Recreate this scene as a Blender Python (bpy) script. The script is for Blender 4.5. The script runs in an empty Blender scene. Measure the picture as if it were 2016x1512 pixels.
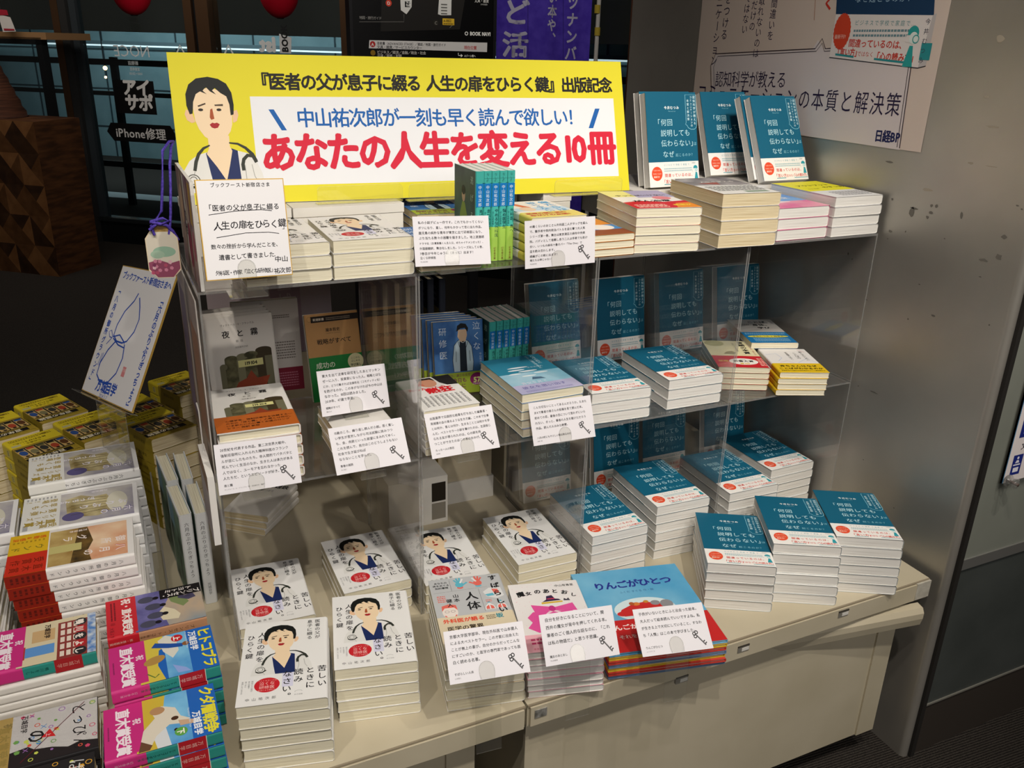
import bpy, math, random
from mathutils import Matrix, Vector, Euler
R = math.radians
random.seed(11)
sc = bpy.context.scene
col = sc.collection
T = 0.465                 # height of the display table top above the carpet (metres)
H1, H2 = 0.3256, 0.6529   # acrylic shelf levels above the table top
BAY, DEP = 0.3337, 0.3485

# ---------------------------------------------------------------- camera, world, lights, exposure
FPX = 1686.489
cam_d = bpy.data.cameras.new('camera')
cam_d.sensor_width = 36.0
cam_d.lens = FPX / 2016.0 * 36.0
cam_d.clip_start = 0.02
cam = bpy.data.objects.new('camera', cam_d)
col.objects.link(cam)
CLOC = Vector((-0.43525772, -1.269944, 0.99504235))
CROT = Euler((R(68.436739), R(-1.43922241), R(-25.00327043)), 'XYZ')
cam.location = CLOC + Vector((0, 0, T))
cam.rotation_euler = CROT
sc.camera = cam
CM = CROT.to_matrix()

sc.view_settings.view_transform = 'Standard'
sc.view_settings.look = 'None'
sc.view_settings.gamma = 1.0
sc.view_settings.use_curve_mapping = False
sc.view_settings.exposure = -0.22
sc.cycles.transparent_max_bounces = 32
sc.cycles.max_bounces = 10
sc.cycles.caustics_reflective = False
sc.cycles.caustics_refractive = False

w = bpy.data.worlds.new('night'); sc.world = w; w.use_nodes = True
w.node_tree.nodes['Background'].inputs[0].default_value = (0.9, 0.85, 0.8, 1)
w.node_tree.nodes['Background'].inputs[1].default_value = 0.05

def light(name, kind, loc, power, color=(1, 1, 1), target=None, size=None, **kw):
    d = bpy.data.lights.new(name, kind); d.energy = power; d.color = color
    o = bpy.data.objects.new(name, d); col.objects.link(o)
    o.location = Vector(loc) + Vector((0, 0, T))
    if target is not None:
        o.rotation_euler = (Vector(target) - Vector(loc)).to_track_quat('-Z', 'Y').to_euler()
    for k, v in kw.items(): setattr(d, k, v)
    if size: 
        if kind == 'AREA': d.shape = 'RECTANGLE'; d.size, d.size_y = size
        else: d.shadow_soft_size = size
    return o
WARM = (1.0, 0.93, 0.83)
light('track_spot', 'SPOT', (-0.42, -1.30, 2.15), 74, WARM, (-0.20, 0.0, 0.25), 0.022, spot_size=R(62), spot_blend=0.7)
light('track_spot', 'SPOT', (0.30, -1.35, 2.15), 74, WARM, (0.30, 0.0, 0.25), 0.022, spot_size=R(62), spot_blend=0.7)
light('track_spot', 'SPOT', (0.95, -1.15, 2.15), 56, WARM, (0.80, 0.05, 0.3), 0.022, spot_size=R(60), spot_blend=0.7)
light('track_spot', 'SPOT', (-1.05, -1.0, 2.15), 52, WARM, (-0.62, 0.35, 0.15), 0.022, spot_size=R(64), spot_blend=0.7)
light('wall_washer', 'SPOT', (0.05, -1.0, 2.15), 62, (1.0, 0.9, 0.78), (1.01, 0.0, 0.85), 0.06, spot_size=R(58), spot_blend=0.9)
light('ceiling_fill', 'AREA', (0.2, -2.9, 2.2), 66, (1.0, 0.95, 0.9), (0.1, 0.0, 0.0), (3.4, 1.4))
light('lobby_fill', 'AREA', (-0.9, 4.1, 2.25), 40, (1.0, 0.9, 0.8), (-0.1, 6.0, 0.8), (2.4, 0.4))  # unseen fill, added to brighten the mullions and glass lettering
light('lobby_fill', 'AREA', (0.6, 1.3, 2.22), 34, (1.0, 0.93, 0.85), (0.6, 5.0, 0.4), (3.0, 0.5))  # added fill without a fixture, lifts the flag, guide board and glass front

# ---------------------------------------------------------------- pixel rays of the photograph (to find where things stand)
def ray(x, y):
    return CM @ Vector(((x - 1008) / FPX, -(y - 756) / FPX, -1.0))
def at(x, y, z=0.0):
    d = ray(x, y); return CLOC + d * ((z - CLOC.z) / d.z)
def ay(x, y, Y=0.0):
    d = ray(x, y); return CLOC + d * ((Y - CLOC.y) / d.y)
def ax(x, y, X=0.0):
    d = ray(x, y); return CLOC + d * ((X - CLOC.x) / d.x)
def onp(x, y, P, N):
    d = ray(x, y); return CLOC + d * ((Vector(P) - CLOC).dot(N) / d.dot(N))

# ---------------------------------------------------------------- materials
_M = {}
def s2l(c):
    return c / 12.92 if c <= 0.04045 else ((c + 0.055) / 1.055) ** 2.4
def rgb(h):
    h = h.lstrip('#'); return tuple(s2l(int(h[i:i + 2], 16) / 255) for i in (0, 2, 4)) + (1,)
def newmat(name):
    m = bpy.data.materials.new(name); m.use_nodes = True
    return m, m.node_tree, m.node_tree.nodes['Principled BSDF']
def mat(h, rough=0.55, metal=0.0, spec=0.2):
    k = (h, rough, metal, spec)
    if k not in _M:
        m, t, b = newmat('ink_' + h.strip('#'))
        b.inputs['Base Color'].default_value = rgb(h); b.inputs['Roughness'].default_value = rough
        b.inputs['Metallic'].default_value = metal; b.inputs['Specular IOR Level'].default_value = spec
        _M[k] = m
    return _M[k]
def emis(h, s):
    k = ('e', h, s)
    if k not in _M:
        m, t, b = newmat('glow_' + h.strip('#'))
        b.inputs['Base Color'].default_value = rgb(h)
        b.inputs['Emission Color'].default_value = rgb(h); b.inputs['Emission Strength'].default_value = s
        _M[k] = m
    return _M[k]
def noisy(name, a, b_, scale=30, rough=0.5, metal=0.0, stretch=(1, 1, 1), lo=0.35, hi=0.65, detail=4, bump=0, spec=0.25):
    k = ('n', name)
    if k in _M: return _M[k]
    m, t, b = newmat(name)
    N = t.nodes; L = t.links
    tc = N.new('ShaderNodeTexCoord'); mp = N.new('ShaderNodeMapping'); mp.inputs['Scale'].default_value = stretch
    nz = N.new('ShaderNodeTexNoise'); nz.inputs['Scale'].default_value = scale; nz.inputs['Detail'].default_value = detail
    cr = N.new('ShaderNodeValToRGB')
    cr.color_ramp.elements[0].position = lo; cr.color_ramp.elements[0].color = rgb(a)
    cr.color_ramp.elements[1].position = hi; cr.color_ramp.elements[1].color = rgb(b_)
    L.new(tc.outputs['Object'], mp.inputs[0]); L.new(mp.outputs[0], nz.inputs['Vector'])
    L.new(nz.outputs['Fac'], cr.inputs[0]); L.new(cr.outputs[0], b.inputs['Base Color'])
    b.inputs['Roughness'].default_value = rough; b.inputs['Metallic'].default_value = metal
    b.inputs['Specular IOR Level'].default_value = spec
    if bump:
        bp = N.new('ShaderNodeBump'); bp.inputs['Strength'].default_value = bump; bp.inputs['Distance'].default_value = 0.003
        L.new(nz.outputs['Fac'], bp.inputs['Height']); L.new(bp.outputs[0], b.inputs['Normal'])
    _M[k] = m
    return m
def paper(name, a, b_):                      # page edges: fine lines parallel to the covers
    return noisy(name, a, b_, scale=1.0, rough=0.75, stretch=(9, 9, 1500), lo=0.30, hi=0.62, detail=3, spec=0.1)
def clear(name, tint, fres, haze, rough=0.03):
    k = ('c', name)
    if k in _M: return _M[k]
    m, t, b = newmat(name); N = t.nodes; L = t.links
    N.remove(b); out = N['Material Output']
    tr = N.new('ShaderNodeBsdfTransparent'); tr.inputs[0].default_value = tint
    gl = N.new('ShaderNodeBsdfGlossy'); gl.inputs['Roughness'].default_value = rough; gl.inputs[0].default_value = (1, 1, 1, 1)
    df = N.new('ShaderNodeBsdfDiffuse'); df.inputs[0].default_value = (0.75, 0.74, 0.72, 1)
    lw = N.new('ShaderNodeLayerWeight'); lw.inputs[0].default_value = 0.5
    pw = N.new('ShaderNodeMath'); pw.operation = 'POWER'; pw.inputs[1].default_value = 4.5
    fr = N.new('ShaderNodeMapRange'); fr.inputs['To Min'].default_value = fres; fr.inputs['To Max'].default_value = 0.85
    L.new(lw.outputs['Facing'], pw.inputs[0]); L.new(pw.outputs[0], fr.inputs['Value'])
    m1 = N.new('ShaderNodeMixShader'); m1.inputs[0].default_value = haze
    m2 = N.new('ShaderNodeMixShader')
    L.new(tr.outputs[0], m1.inputs[1]); L.new(df.outputs[0], m1.inputs[2])
    L.new(fr.outputs[0], m2.inputs[0]); L.new(m1.outputs[0], m2.inputs[1]); L.new(gl.outputs[0], m2.inputs[2])
    L.new(m2.outputs[0], out.inputs[0])
    _M[k] = m
    return m
ACR = clear('acrylic', (0.97, 0.965, 0.96, 1), 0.035, 0.035)
ACRE = clear('acrylic_edge', (0.62, 0.62, 0.60, 1), 0.06, 0.22)
PET = clear('clear_film', (0.985, 0.985, 0.97, 1), 0.03, 0.02)
PETE = clear('clear_film_edge', (0.8, 0.8, 0.8, 1), 0.03, 0.12)
GLASS = clear('window_glass', (0.86, 0.92, 0.93, 1), 0.03, 0.0, 0.0)
CREAM = paper('pages_cream', '#C9BFA2', '#ECE6D0')
WHITEP = paper('pages_white', '#CFCBC4', '#EDEBE6')
TANP = paper('pages_tan', '#B9A47C', '#E2D5B4')

# ---------------------------------------------------------------- mesh building
class MB:
    """collects faces with a material per face; obj() links them as one mesh object"""
    def __init__(s): s.v = []; s.f = []; s.m = []; s.mats = []; s.sm = []
    def mi(s, m):
        if m not in s.mats: s.mats.append(m)
        return s.mats.index(m)
    def add(s, vs, fs, m, smooth=False, X=None):
        b = len(s.v); i = s.mi(m)
        s.v += [tuple(X @ Vector(v)) if X else tuple(v) for v in vs]
        for f in fs:
            s.f.append([b + k for k in f]); s.m.append(i); s.sm.append(smooth)
        return s
    def box(s, a, b, m, X=None, edge=None, big=None):
        (x0, y0, z0), (x1, y1, z1) = a, b
        vs = [(x0, y0, z0), (x1, y0, z0), (x1, y1, z0), (x0, y1, z0), (x0, y0, z1), (x1, y0, z1), (x1, y1, z1), (x0, y1, z1)]
        fs = [(0, 3, 2, 1), (4, 5, 6, 7), (0, 1, 5, 4), (1, 2, 6, 5), (2, 3, 7, 6), (3, 0, 4, 7)]
        if edge is None: return s.add(vs, fs, m, X=X)
        d = (x1 - x0, y1 - y0, z1 - z0); k = d.index(min(d))     # broad faces are the pair across the thin axis
        pair = {2: (0, 1), 1: (2, 4), 0: (3, 5)}[k]
        s.add(vs, [f for i, f in enumerate(fs) if i in pair], m, X=X)
        return s.add(vs, [f for i, f in enumerate(fs) if i not in pair], edge, X=X)
    def prism(s, pts, z0, z1, m, X=None, side=None, smooth=False):
        n = len(pts)
        vs = [(x, y, z0) for x, y in pts] + [(x, y, z1) for x, y in pts]
        s.add(vs, [tuple(range(n - 1, -1, -1)), tuple(range(n, 2 * n))], m, X=X)
        s.add(vs, [(i, (i + 1) % n, n + (i + 1) % n, n + i) for i in range(n)], side or m, smooth, X=X)
        return s
    def cyl(s, p, q, r, m, n=14, r2=None, caps=True, smooth=True):
        p, q = Vector(p), Vector(q); d = (q - p).normalized(); r2 = r if r2 is None else r2
        a = d.orthogonal().normalized(); b = d.cross(a)
        vs = []
        for c, rr in ((p, r), (q, r2)):
            vs += [c + (a * math.cos(2 * math.pi * i / n) + b * math.sin(2 * math.pi * i / n)) * rr for i in range(n)]
        s.add(vs, [(i, (i + 1) % n, n + (i + 1) % n, n + i) for i in range(n)], m, smooth)
        if caps: s.add(vs, [tuple(range(n - 1, -1, -1)), tuple(range(n, 2 * n))], m)
        return s
    def tube(s, pts, r, m, n=10):
        pts = [Vector(p) for p in pts]; rings = []
        ref = Vector((0.31, 0.17, 0.93))
        for i, p in enumerate(pts):
            d = (pts[min(i + 1, len(pts) - 1)] - pts[max(i - 1, 0)]).normalized()
            a = (ref - d * ref.dot(d)).normalized(); b = d.cross(a)
            rr = r[i] if isinstance(r, (list, tuple)) else r
            rings.append([p + (a * math.cos(2 * math.pi * k / n) + b * math.sin(2 * math.pi * k / n)) * rr for k in range(n)])
        vs = [v for g in rings for v in g]; fs = []
        for i in range(len(pts) - 1):
            for k in range(n):
                fs.append((i * n + k, i * n + (k + 1) % n, (i + 1) * n + (k + 1) % n, (i + 1) * n + k))
        s.add(vs, fs, m, True)
        s.add(vs, [tuple(range(n - 1, -1, -1)), tuple(range(len(vs) - n, len(vs)))], m)
        return s
    def lathe(s, prof, c, m, n=28, X=None):
        vs = []; fs = []
        for r, z in prof:
            vs += [(c[0] + r * math.cos(2 * math.pi * k / n), c[1] + r * math.sin(2 * math.pi * k / n), c[2] + z) for k in range(n)]
        for i in range(len(prof) - 1):
            for k in range(n):
                fs.append((i * n + k, i * n + (k + 1) % n, (i + 1) * n + (k + 1) % n, (i + 1) * n + k))
        return s.add(vs, fs, m, True, X=X)
    def art(s, A, P):
        """lay an Art sheet on this mesh: P(x, y, layer) -> point, x and y in millimetres"""
        done = []
        for vs, fs, c, l in A.q:
            m = c if not isinstance(c, str) else mat(c)
            xs = [v[0] for v in vs]; ys = [v[1] for v in vs]; bb = (min(xs), max(xs), min(ys), max(ys)); u = -1
            for L_, B_, u_ in done:
                if L_ == l and u_ > u and B_[0] < bb[1] and B_[1] > bb[0] and B_[2] < bb[3] and B_[3] > bb[2]: u = u_
            u += 1; done.append((l, bb, u))
            s.add([P(x, y, l + 0.09 * u) for x, y in vs], fs, m)
        return s
    def mesh(s, name):
        me = bpy.data.meshes.new(name)
        me.from_pydata(s.v, [], s.f)
        for m in s.mats: me.materials.append(m)
        me.polygons.foreach_set('material_index', s.m)
        me.polygons.foreach_set('use_smooth', s.sm)
        me.update()
        return me
    def obj(s, name, parent=None, loc=None):
        o = bpy.data.objects.new(name, s.mesh(name)); col.objects.link(o)
        if parent: o.parent = parent
        else: o.location = Vector(loc or (0, 0, 0)) + Vector((0, 0, T))
        if loc and parent: o.location = loc
        return o

def tag(o, label, cat, group=None, kind=None):
    o['label'] = label; o['category'] = cat
    if group: o['group'] = group
    if kind: o['kind'] = kind
    return o
def thing(name, label, cat, loc=(0, 0, 0), group=None, M=None):
    o = bpy.data.objects.new(name, None); col.objects.link(o)
    o.empty_display_size = 0.03
    if M is not None: o.matrix_world = Matrix.Translation((0, 0, T)) @ M
    else: o.location = Vector(loc) + Vector((0, 0, T))
    return tag(o, label, cat, group)
def struct(mb, name):
    o = mb.obj(name); o['kind'] = 'structure'; return o
def dup(root):
    r = root.copy(); col.objects.link(r)
    for ch in list(root.children):
        c = ch.copy(); col.objects.link(c); c.parent = r
        for g in list(ch.children):
            d = g.copy(); col.objects.link(d); d.parent = c
    return r

# ---------------------------------------------------------------- printed matter
_G = {}
_tc = bpy.data.curves.new('glyph', 'FONT'); _tc.dimensions = '2D'; _tc.fill_mode = 'BOTH' if hasattr(_tc, 'fill_mode') else _tc.fill_mode
_to = bpy.data.objects.new('glyph', _tc)
col.objects.link(_to)
_dg = bpy.context.evaluated_depsgraph_get()
def glyph(ch, bold):
    k = (ch, bold)
    if k not in _G:
        _tc.body = ch; _tc.offset = bold; _tc.resolution_u = 2
        _dg.update()
        ev = _to.evaluated_get(_dg); me = ev.to_mesh()
        vs = [(v.co.x, v.co.y) for v in me.vertices]; fs = [tuple(p.vertices) for p in me.polygons]
        wd = 1.0 if ord(ch) > 0x2000 else (max([v[0] for v in vs], default=0.22) + 0.07)
        ev.to_mesh_clear(); _G[k] = (vs, fs, wd)
    return _G[k]
ROTV = set('ー「」『』（）〜～…―(){}')
class Art:
    def __init__(s): s.q = []
    def p(s, pts, c, l=1):
        s.q.append((list(pts), [tuple(range(len(pts)))], c, l)); return s
    def r(s, x0, y0, x1, y1, c, l=1): return s.p([(x0, y0), (x1, y0), (x1, y1), (x0, y1)], c, l)
    def e(s, cx, cy, rx, ry, c, l=1, n=30, rot=0, jag=0):
        ca, sa = math.cos(R(rot)), math.sin(R(rot)); pts = []
        for i in range(n):
            k = 1 - (jag if i % 2 else 0)
            a, b = rx * k * math.cos(2 * math.pi * i / n), ry * k * math.sin(2 * math.pi * i / n)
            pts.append((cx + a * ca - b * sa, cy + a * sa + b * ca))
        return s.p(pts, c, l)
    def ln(s, pts, wd, c, l=2, closed=False):
        pts = list(pts); n = len(pts); vs = []
        for i, (x, y) in enumerate(pts):
            a = pts[(i - 1) % n] if (i or closed) else pts[i]; b = pts[(i + 1) % n] if (i < n - 1 or closed) else pts[i]
            dx, dy = b[0] - a[0], b[1] - a[1]; d = math.hypot(dx, dy) or 1
            ww = wd[i] if isinstance(wd, (list, tuple)) else wd
            vs += [(x - dy / d * ww / 2, y + dx / d * ww / 2), (x + dy / d * ww / 2, y - dx / d * ww / 2)]
        m = n if closed else n - 1
        fs = [(2 * i + 1, (2 * i + 3) % (2 * n), (2 * i + 2) % (2 * n), 2 * i) for i in range(m)]
        s.q.append((vs, fs, c, l)); return s
    def ring(s, cx, cy, rx, ry, wd, c, l=2, n=30, a0=0, a1=360):
        cl = a1 - a0 >= 360; k = n if cl else n + 1
        return s.ln([(cx + rx * math.cos(R(a0 + (a1 - a0) * i / n)), cy + ry * math.sin(R(a0 + (a1 - a0) * i / n))) for i in range(k)], wd, c, l, cl)
    def t(s, txt, x, y, sz, c, l=3, b=0.0, pitch=None, v=False, al='l', sx=1.0, rot=0, jit=0, mir=False, it=0):
        """one line of writing; (x, y) is the left end of the baseline, or for v=True the centre of the column's top"""
        pl = []; cx = cy = 0.0
        for ch in txt:
            if ch == ' ': 
                if v: cy -= (pitch or sz) * 0.5
                else: cx += sz * 0.33 * sx
                continue
            vs, fs, wd = glyph(ch, 0.0)
            if v:
                if ch in ROTV: q = [(0.5 + (b_ - 0.38), 0.38 - (a - 0.5)) for a, b_ in vs]
                elif ch in '。、': q = [(a + 0.6, b_ + 0.6) for a, b_ in vs]
                else: q = vs
                pl.append(([((a - 0.5) * sz * sx, (b_ - 0.86) * sz + cy) for a, b_ in q], fs)); cy -= pitch or sz * 1.04
            else:
                pl.append(([(a * sz * sx + cx, b_ * sz) for a, b_ in vs], fs)); cx += (pitch or sz * sx) if wd == 1.0 else wd * sz * sx
        off = {'l': 0, 'c': -cx / 2, 'r': -cx}[al] if not v else 0
        ca, sa = math.cos(R(rot)), math.sin(R(rot)); V = []; Fs = []
        for vs, fs in pl:
            n = len(V); jx, jy = random.uniform(-jit, jit) * sz, random.uniform(-jit, jit) * sz
            ja = random.uniform(-jit, jit) * 1.5; cj, sj = math.cos(ja), math.sin(ja)
            mx = sum(a for a, _ in vs) / max(len(vs), 1); my = sum(b_ for _, b_ in vs) / max(len(vs), 1)
            for a, b_ in vs:
                if jit: a, b_ = mx + (a - mx) * cj - (b_ - my) * sj + jx, my + (a - mx) * sj + (b_ - my) * cj + jy
                a += off + it * b_
                if mir: a = -a
                V.append((x + a * ca - b_ * sa, y + a * sa + b_ * ca))
            Fs += [tuple(n + i for i in (reversed(f) if mir else f)) for f in fs]
        if V:
            rad = abs(b) * sz
            if b < 0.008: off_ = [(0, 0)]
            elif b < 0.025: off_ = [(-rad, -rad * .5), (rad, -rad * .5), (0, rad)]
            else:
                off_ = [(rad * math.cos(k_ * .785398), rad * math.sin(k_ * .785398)) for k_ in range(8)]
                off_ += [(0, 0)]
            for k_, (dx, dy) in enumerate(off_): s.q.append(([(a + dx, b_ + dy) for a, b_ in V], Fs, c, l))
        return s
    def lines(s, rows, x, y, sz, c, lead, **k):
        for i, r_ in enumerate(rows): s.t(r_, x, y - i * lead, sz, c, **k)
        return s
    def smear(s, x0, y0, x1, y1, c, n, l=3):      # rows too small to read: short dashes
        h = (y1 - y0) / n
        for i in range(n):
            x = x0
            while x < x1:
                d = random.uniform(.8, 1.6) * h * .55
                s.r(x, y0 + i * h + h * .2, min(x + d, x1), y0 + i * h + h * .68, c, l); x += d + h * .18
        return s
    def sub(s, A, f):
        for vs, fs, c, l in A.q: s.q.append(([f(x, y) for x, y in vs], fs, c, l))
        return s
LAY = 0.00007
# ================================================================ the setting
FLZ = -T
CARPET = noisy('ribbed_carpet', '#1B1917', '#3A3632', 260, .95, stretch=(1, 1, 1), bump=.6, spec=.1)
def carpet():
    m, t, b = newmat('ribbed_carpet'); N = t.nodes; L = t.links
    tc = N.new('ShaderNodeTexCoord'); mp = N.new('ShaderNodeMapping'); mp.inputs['Rotation'].default_value = (0, 0, R(4))
    wv = N.new('ShaderNodeTexWave'); wv.bands_direction = 'Y'; wv.inputs['Scale'].default_value = 52; wv.inputs['Distortion'].default_value = 2.4; wv.inputs['Detail Scale'].default_value = 9
    nz = N.new('ShaderNodeTexNoise'); nz.inputs['Scale'].default_value = 320
    mxn = N.new('ShaderNodeMix'); mxn.data_type = 'FLOAT'; mxn.inputs[0].default_value = .55
    cr = N.new('ShaderNodeValToRGB'); cr.color_ramp.elements[0].position = .3; cr.color_ramp.elements[0].color = rgb('#211E1C'); cr.color_ramp.elements[1].position = .75; cr.color_ramp.elements[1].color = rgb('#443F3A')
    bp = N.new('ShaderNodeBump'); bp.inputs['Strength'].default_value = .7; bp.inputs['Distance'].default_value = .004
    L.new(tc.outputs['Object'], mp.inputs[0]); L.new(mp.outputs[0], wv.inputs['Vector']); L.new(mp.outputs[0], nz.inputs['Vector'])
    L.new(wv.outputs['Fac'], mxn.inputs[2]); L.new(nz.outputs['Fac'], mxn.inputs[3]); L.new(mxn.outputs[0], cr.inputs[0]); L.new(cr.outputs[0], b.inputs['Base Color'])
    L.new(mxn.outputs[0], bp.inputs['Height']); L.new(bp.outputs[0], b.inputs['Normal'])
    b.inputs['Roughness'].default_value = .95; b.inputs['Specular IOR Level'].default_value = .1
    return m
# glass front of the shop, seen about six metres behind the table and turned to it
G0 = Vector((-0.546, 5.96, 0)); GA = R(-40.5); GU = Vector((math.cos(GA), math.sin(GA), 0)); GN = Vector((-math.sin(GA), math.cos(GA), 0))
GX = Matrix(((GU.x, GN.x, 0, G0.x), (GU.y, GN.y, 0, G0.y), (0, 0, 1, 0), (0, 0, 0, 1)))   # (along, behind, up) -> world
def G(px, py, v=0.0):
    p = onp(px, py, G0 + GN * v, GN) - G0; return p.dot(GU), p.z
m = MB(); m.box((-6, -5, FLZ - .06), (6.5, 12, FLZ), carpet()); struct(m, 'floor')
STEEL = None
def steel():
    m, t, b = newmat('brushed_steel'); N = t.nodes; L = t.links
    tc = N.new('ShaderNodeTexCoord'); mp = N.new('ShaderNodeMapping'); mp.inputs['Scale'].default_value = (1, 3, 160)
    nz = N.new('ShaderNodeTexNoise'); nz.inputs['Scale'].default_value = 3; nz.inputs['Detail'].default_value = 5
    cr = N.new('ShaderNodeMapRange'); cr.inputs['To Min'].default_value = .38; cr.inputs['To Max'].default_value = .48
    n2 = N.new('ShaderNodeTexNoise'); n2.inputs['Scale'].default_value = 2.2; n2.inputs['Detail'].default_value = 6
    c2 = N.new('ShaderNodeValToRGB'); c2.color_ramp.elements[0].color = rgb('#A8A49C'); c2.color_ramp.elements[1].color = rgb('#C2BDB4'); c2.color_ramp.elements[0].position = .35; c2.color_ramp.elements[1].position = .65
    L.new(tc.outputs['Object'], mp.inputs[0]); L.new(mp.outputs[0], nz.inputs['Vector']); L.new(nz.outputs['Fac'], cr.inputs['Value']); L.new(cr.outputs[0], b.inputs['Roughness'])
    L.new(tc.outputs['Object'], n2.inputs['Vector']); L.new(n2.outputs['Fac'], c2.inputs[0]); L.new(c2.outputs[0], b.inputs['Base Color'])
    b.inputs['Metallic'].default_value = .68
    return m
STEEL = steel(); PX = 1.012; PF = -.318
m = MB(); m.box((PX, PF + .012, FLZ), (PX + .05, 1.02, 2.3), STEEL)
m.tube([(PX + .012, PF + .012, FLZ), (PX + .012, PF + .012, 2.3)], .012, STEEL, 12)
sm_ = mat('#6E6A63', .7); sm2 = mat('#A39A8A', .6)
for px, py, w_, h_, c in ((1795, 418, 7, 20, 0), (1800, 410, 10, 4, 0), (1834, 405, 4, 8, 0), (1844, 406, 4, 7, 0), (1832, 419, 5, 6, 0), (1826, 428, 4, 6, 0), (1893, 424, 3, 16, 0), (1977, 466, 7, 10, 0), (1966, 506, 8, 12, 0), (1936, 512, 10, 6, 0), (1751, 319, 14, 4, 0), (1827, 374, 14, 6, 1), (1911, 321, 6, 5, 1), (1757, 392, 3, 6, 0), (1753, 455, 6, 5, 0), (1783, 456, 2, 5, 0), (2004, 405, 4, 3, 0), (2012, 412, 3, 3, 0), (1953, 328, 14, 1.5, 1), (1970, 76, 9, 12, 1), (1943, 190, 8, 5, 1), (1955, 250, 16, 4, 1), (1948, 640, 2, 4, 0), (1788, 628, 2, 4, 0), (1838, 622, 6, 4, 0), (1670, 500, 2, 6, 0), (1678, 510, 1.5, 4, 0), (1690, 760, 2, 3, 0), (1720, 772, 14, 3, 0), (1810, 560, 3, 2, 0), (1748, 470, 2, 2, 0), (1706, 590, 3, 2, 0), (1860, 470, 2, 2, 0), (1930, 545, 3, 2, 0), (1760, 1000, 2, 2, 0), (1700, 905, 2, 2, 0)):
    p = ax(px, py, PX); d = (p - CLOC).length / FPX; n = 9; pts = []
    for i in range(n):
        k = random.uniform(.6, 1.1); pts.append((p.y - w_ * d * .9 * k * math.cos(6.2832 * i / n), p.z + h_ * d * .5 * k * math.sin(6.2832 * i / n)))
    m.add([(PX - .0004, a, b_) for a, b_ in pts], [tuple(range(n))], (sm_, sm2)[c])
struct(m, 'wall_right')
DK = noisy('dark_slate_panel', '#3E4240', '#484C4A', 5, .45); LG = noisy('grey_green_panel', '#75786F', '#7F8279', 4, .5)
m = MB(); zr = 0.034
m.box((PX + .03, PF, FLZ), (2.6, PF + .05, -.325), mat('#3A342F', .6)); m.box((PX + .03, PF, -.325), (2.6, PF + .05, zr - .012), DK)
m.box((PX + .026, PF - .004, zr - .012), (2.6, PF + .05, zr + .012), mat('#B9B8B4', .35, .8)); m.box((PX + .03, PF, zr + .012), (2.6, PF + .05, 2.3), LG)
m.box((PX + .018, PF - .006, FLZ), (PX + .03, PF + .05, 2.3), mat('#2A2826', .5))
m.box((PX + .03, PF - .003, -.329), (2.6, PF + .05, -.325), mat('#A8A69C', .4, .6))
struct(m, 'wall_front')
m = MB(); m.box((-6, -5, 2.3), (6.5, 12, 2.35), mat('#2C2A28', .9)); struct(m, 'ceiling')
m = MB(); m.box((-6, -5.05, FLZ), (6.5, -5, 2.3), mat('#6A645C', .9)); struct(m, 'wall_back')
# mullions of the glass front
BR = mat('#7A5C44', .28, .85); BRD = mat('#4A4A4A', .35, .7); BLK = mat('#121416', .4)
def mull(px0, px1, py, d0=-.06, d1=.06, mt=BR, name='trim_1'):
    u0, _ = G(px0, py); u1, _ = G(px1, py)
    m = MB(); m.box((u0, d0, FLZ), (u1, d1, 2.3), mt, X=GX); return struct(m, name)
mull(112, 126, 20, mt=BR, name='trim_1'); mull(126.5, 141, 20, mt=BRD, name='trim_2'); mull(141.5, 154, 20, -.03, .03, mat('#2E3438', .4), 'trim_3')
mull(371, 387, 20, mt=BR, name='trim_4'); mull(387.5, 394, 20, -.04, .04, BLK, 'trim_5'); mull(394.5, 419, 20, mt=BR, name='trim_6')
mull(677, 694, 20, mt=BR, name='trim_7'); mull(1247, 1262, 20, -.1, .1, mat('#5A3A2C', .3, .6), 'trim_8')
u0, z0 = G(187, 470); u1, z1 = G(345, 485)
m = MB(); m.box((-1.2, -.03, FLZ), (3.6, .03, FLZ + .16), BLK, X=GX); m.box((-1.2, -.045, FLZ + .16), (3.6, .045, FLZ + .19), mat('#3A3E40', .35, .7), X=GX); struct(m, 'trim_9')
def pane(pa, pb, n):
    u0, _ = G(pa, 20); u1, _ = G(pb, 20); m = MB(); m.box((u0 + .002, -.006, FLZ + .192), (u1 - .002, .006, 2.29), GLASS, X=GX); struct(m, f'window_{n}')
pane(154.5, 370.5, 1); pane(419.5, 676.5, 2); pane(694.5, 1246, 3); pane(-60, 111.5, 4)
# passage beyond the glass
TQ = noisy('teal_wall_panel', '#6E8A90', '#7C979C', 3, .35)
m = MB(); V = 4.2
m.box((-9, V, FLZ), (9, V + .1, 2.29), TQ, X=GX)
for i in range(-9, 9): m.box((i * 1.05, V - .008, FLZ), (i * 1.05 + .018, V - .001, 2.29), mat('#2E3E44', .6), X=GX)
for z_ in (-.1, .36, .82, 1.3): m.box((-9, V - .008, z_), (9, V - .001, z_ + .014), mat('#2E3E44', .6), X=GX)
struct(m, 'wall_passage')
m = MB(); m.box((-9, 1.31, 1.62), (9, V - .01, 1.7), mat('#57595C', .8), X=GX); m.box((-9, .75, 1.02), (9, 1.25, 1.62), mat('#4A4642', .8), X=GX); struct(m, 'ceiling_passage')
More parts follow.
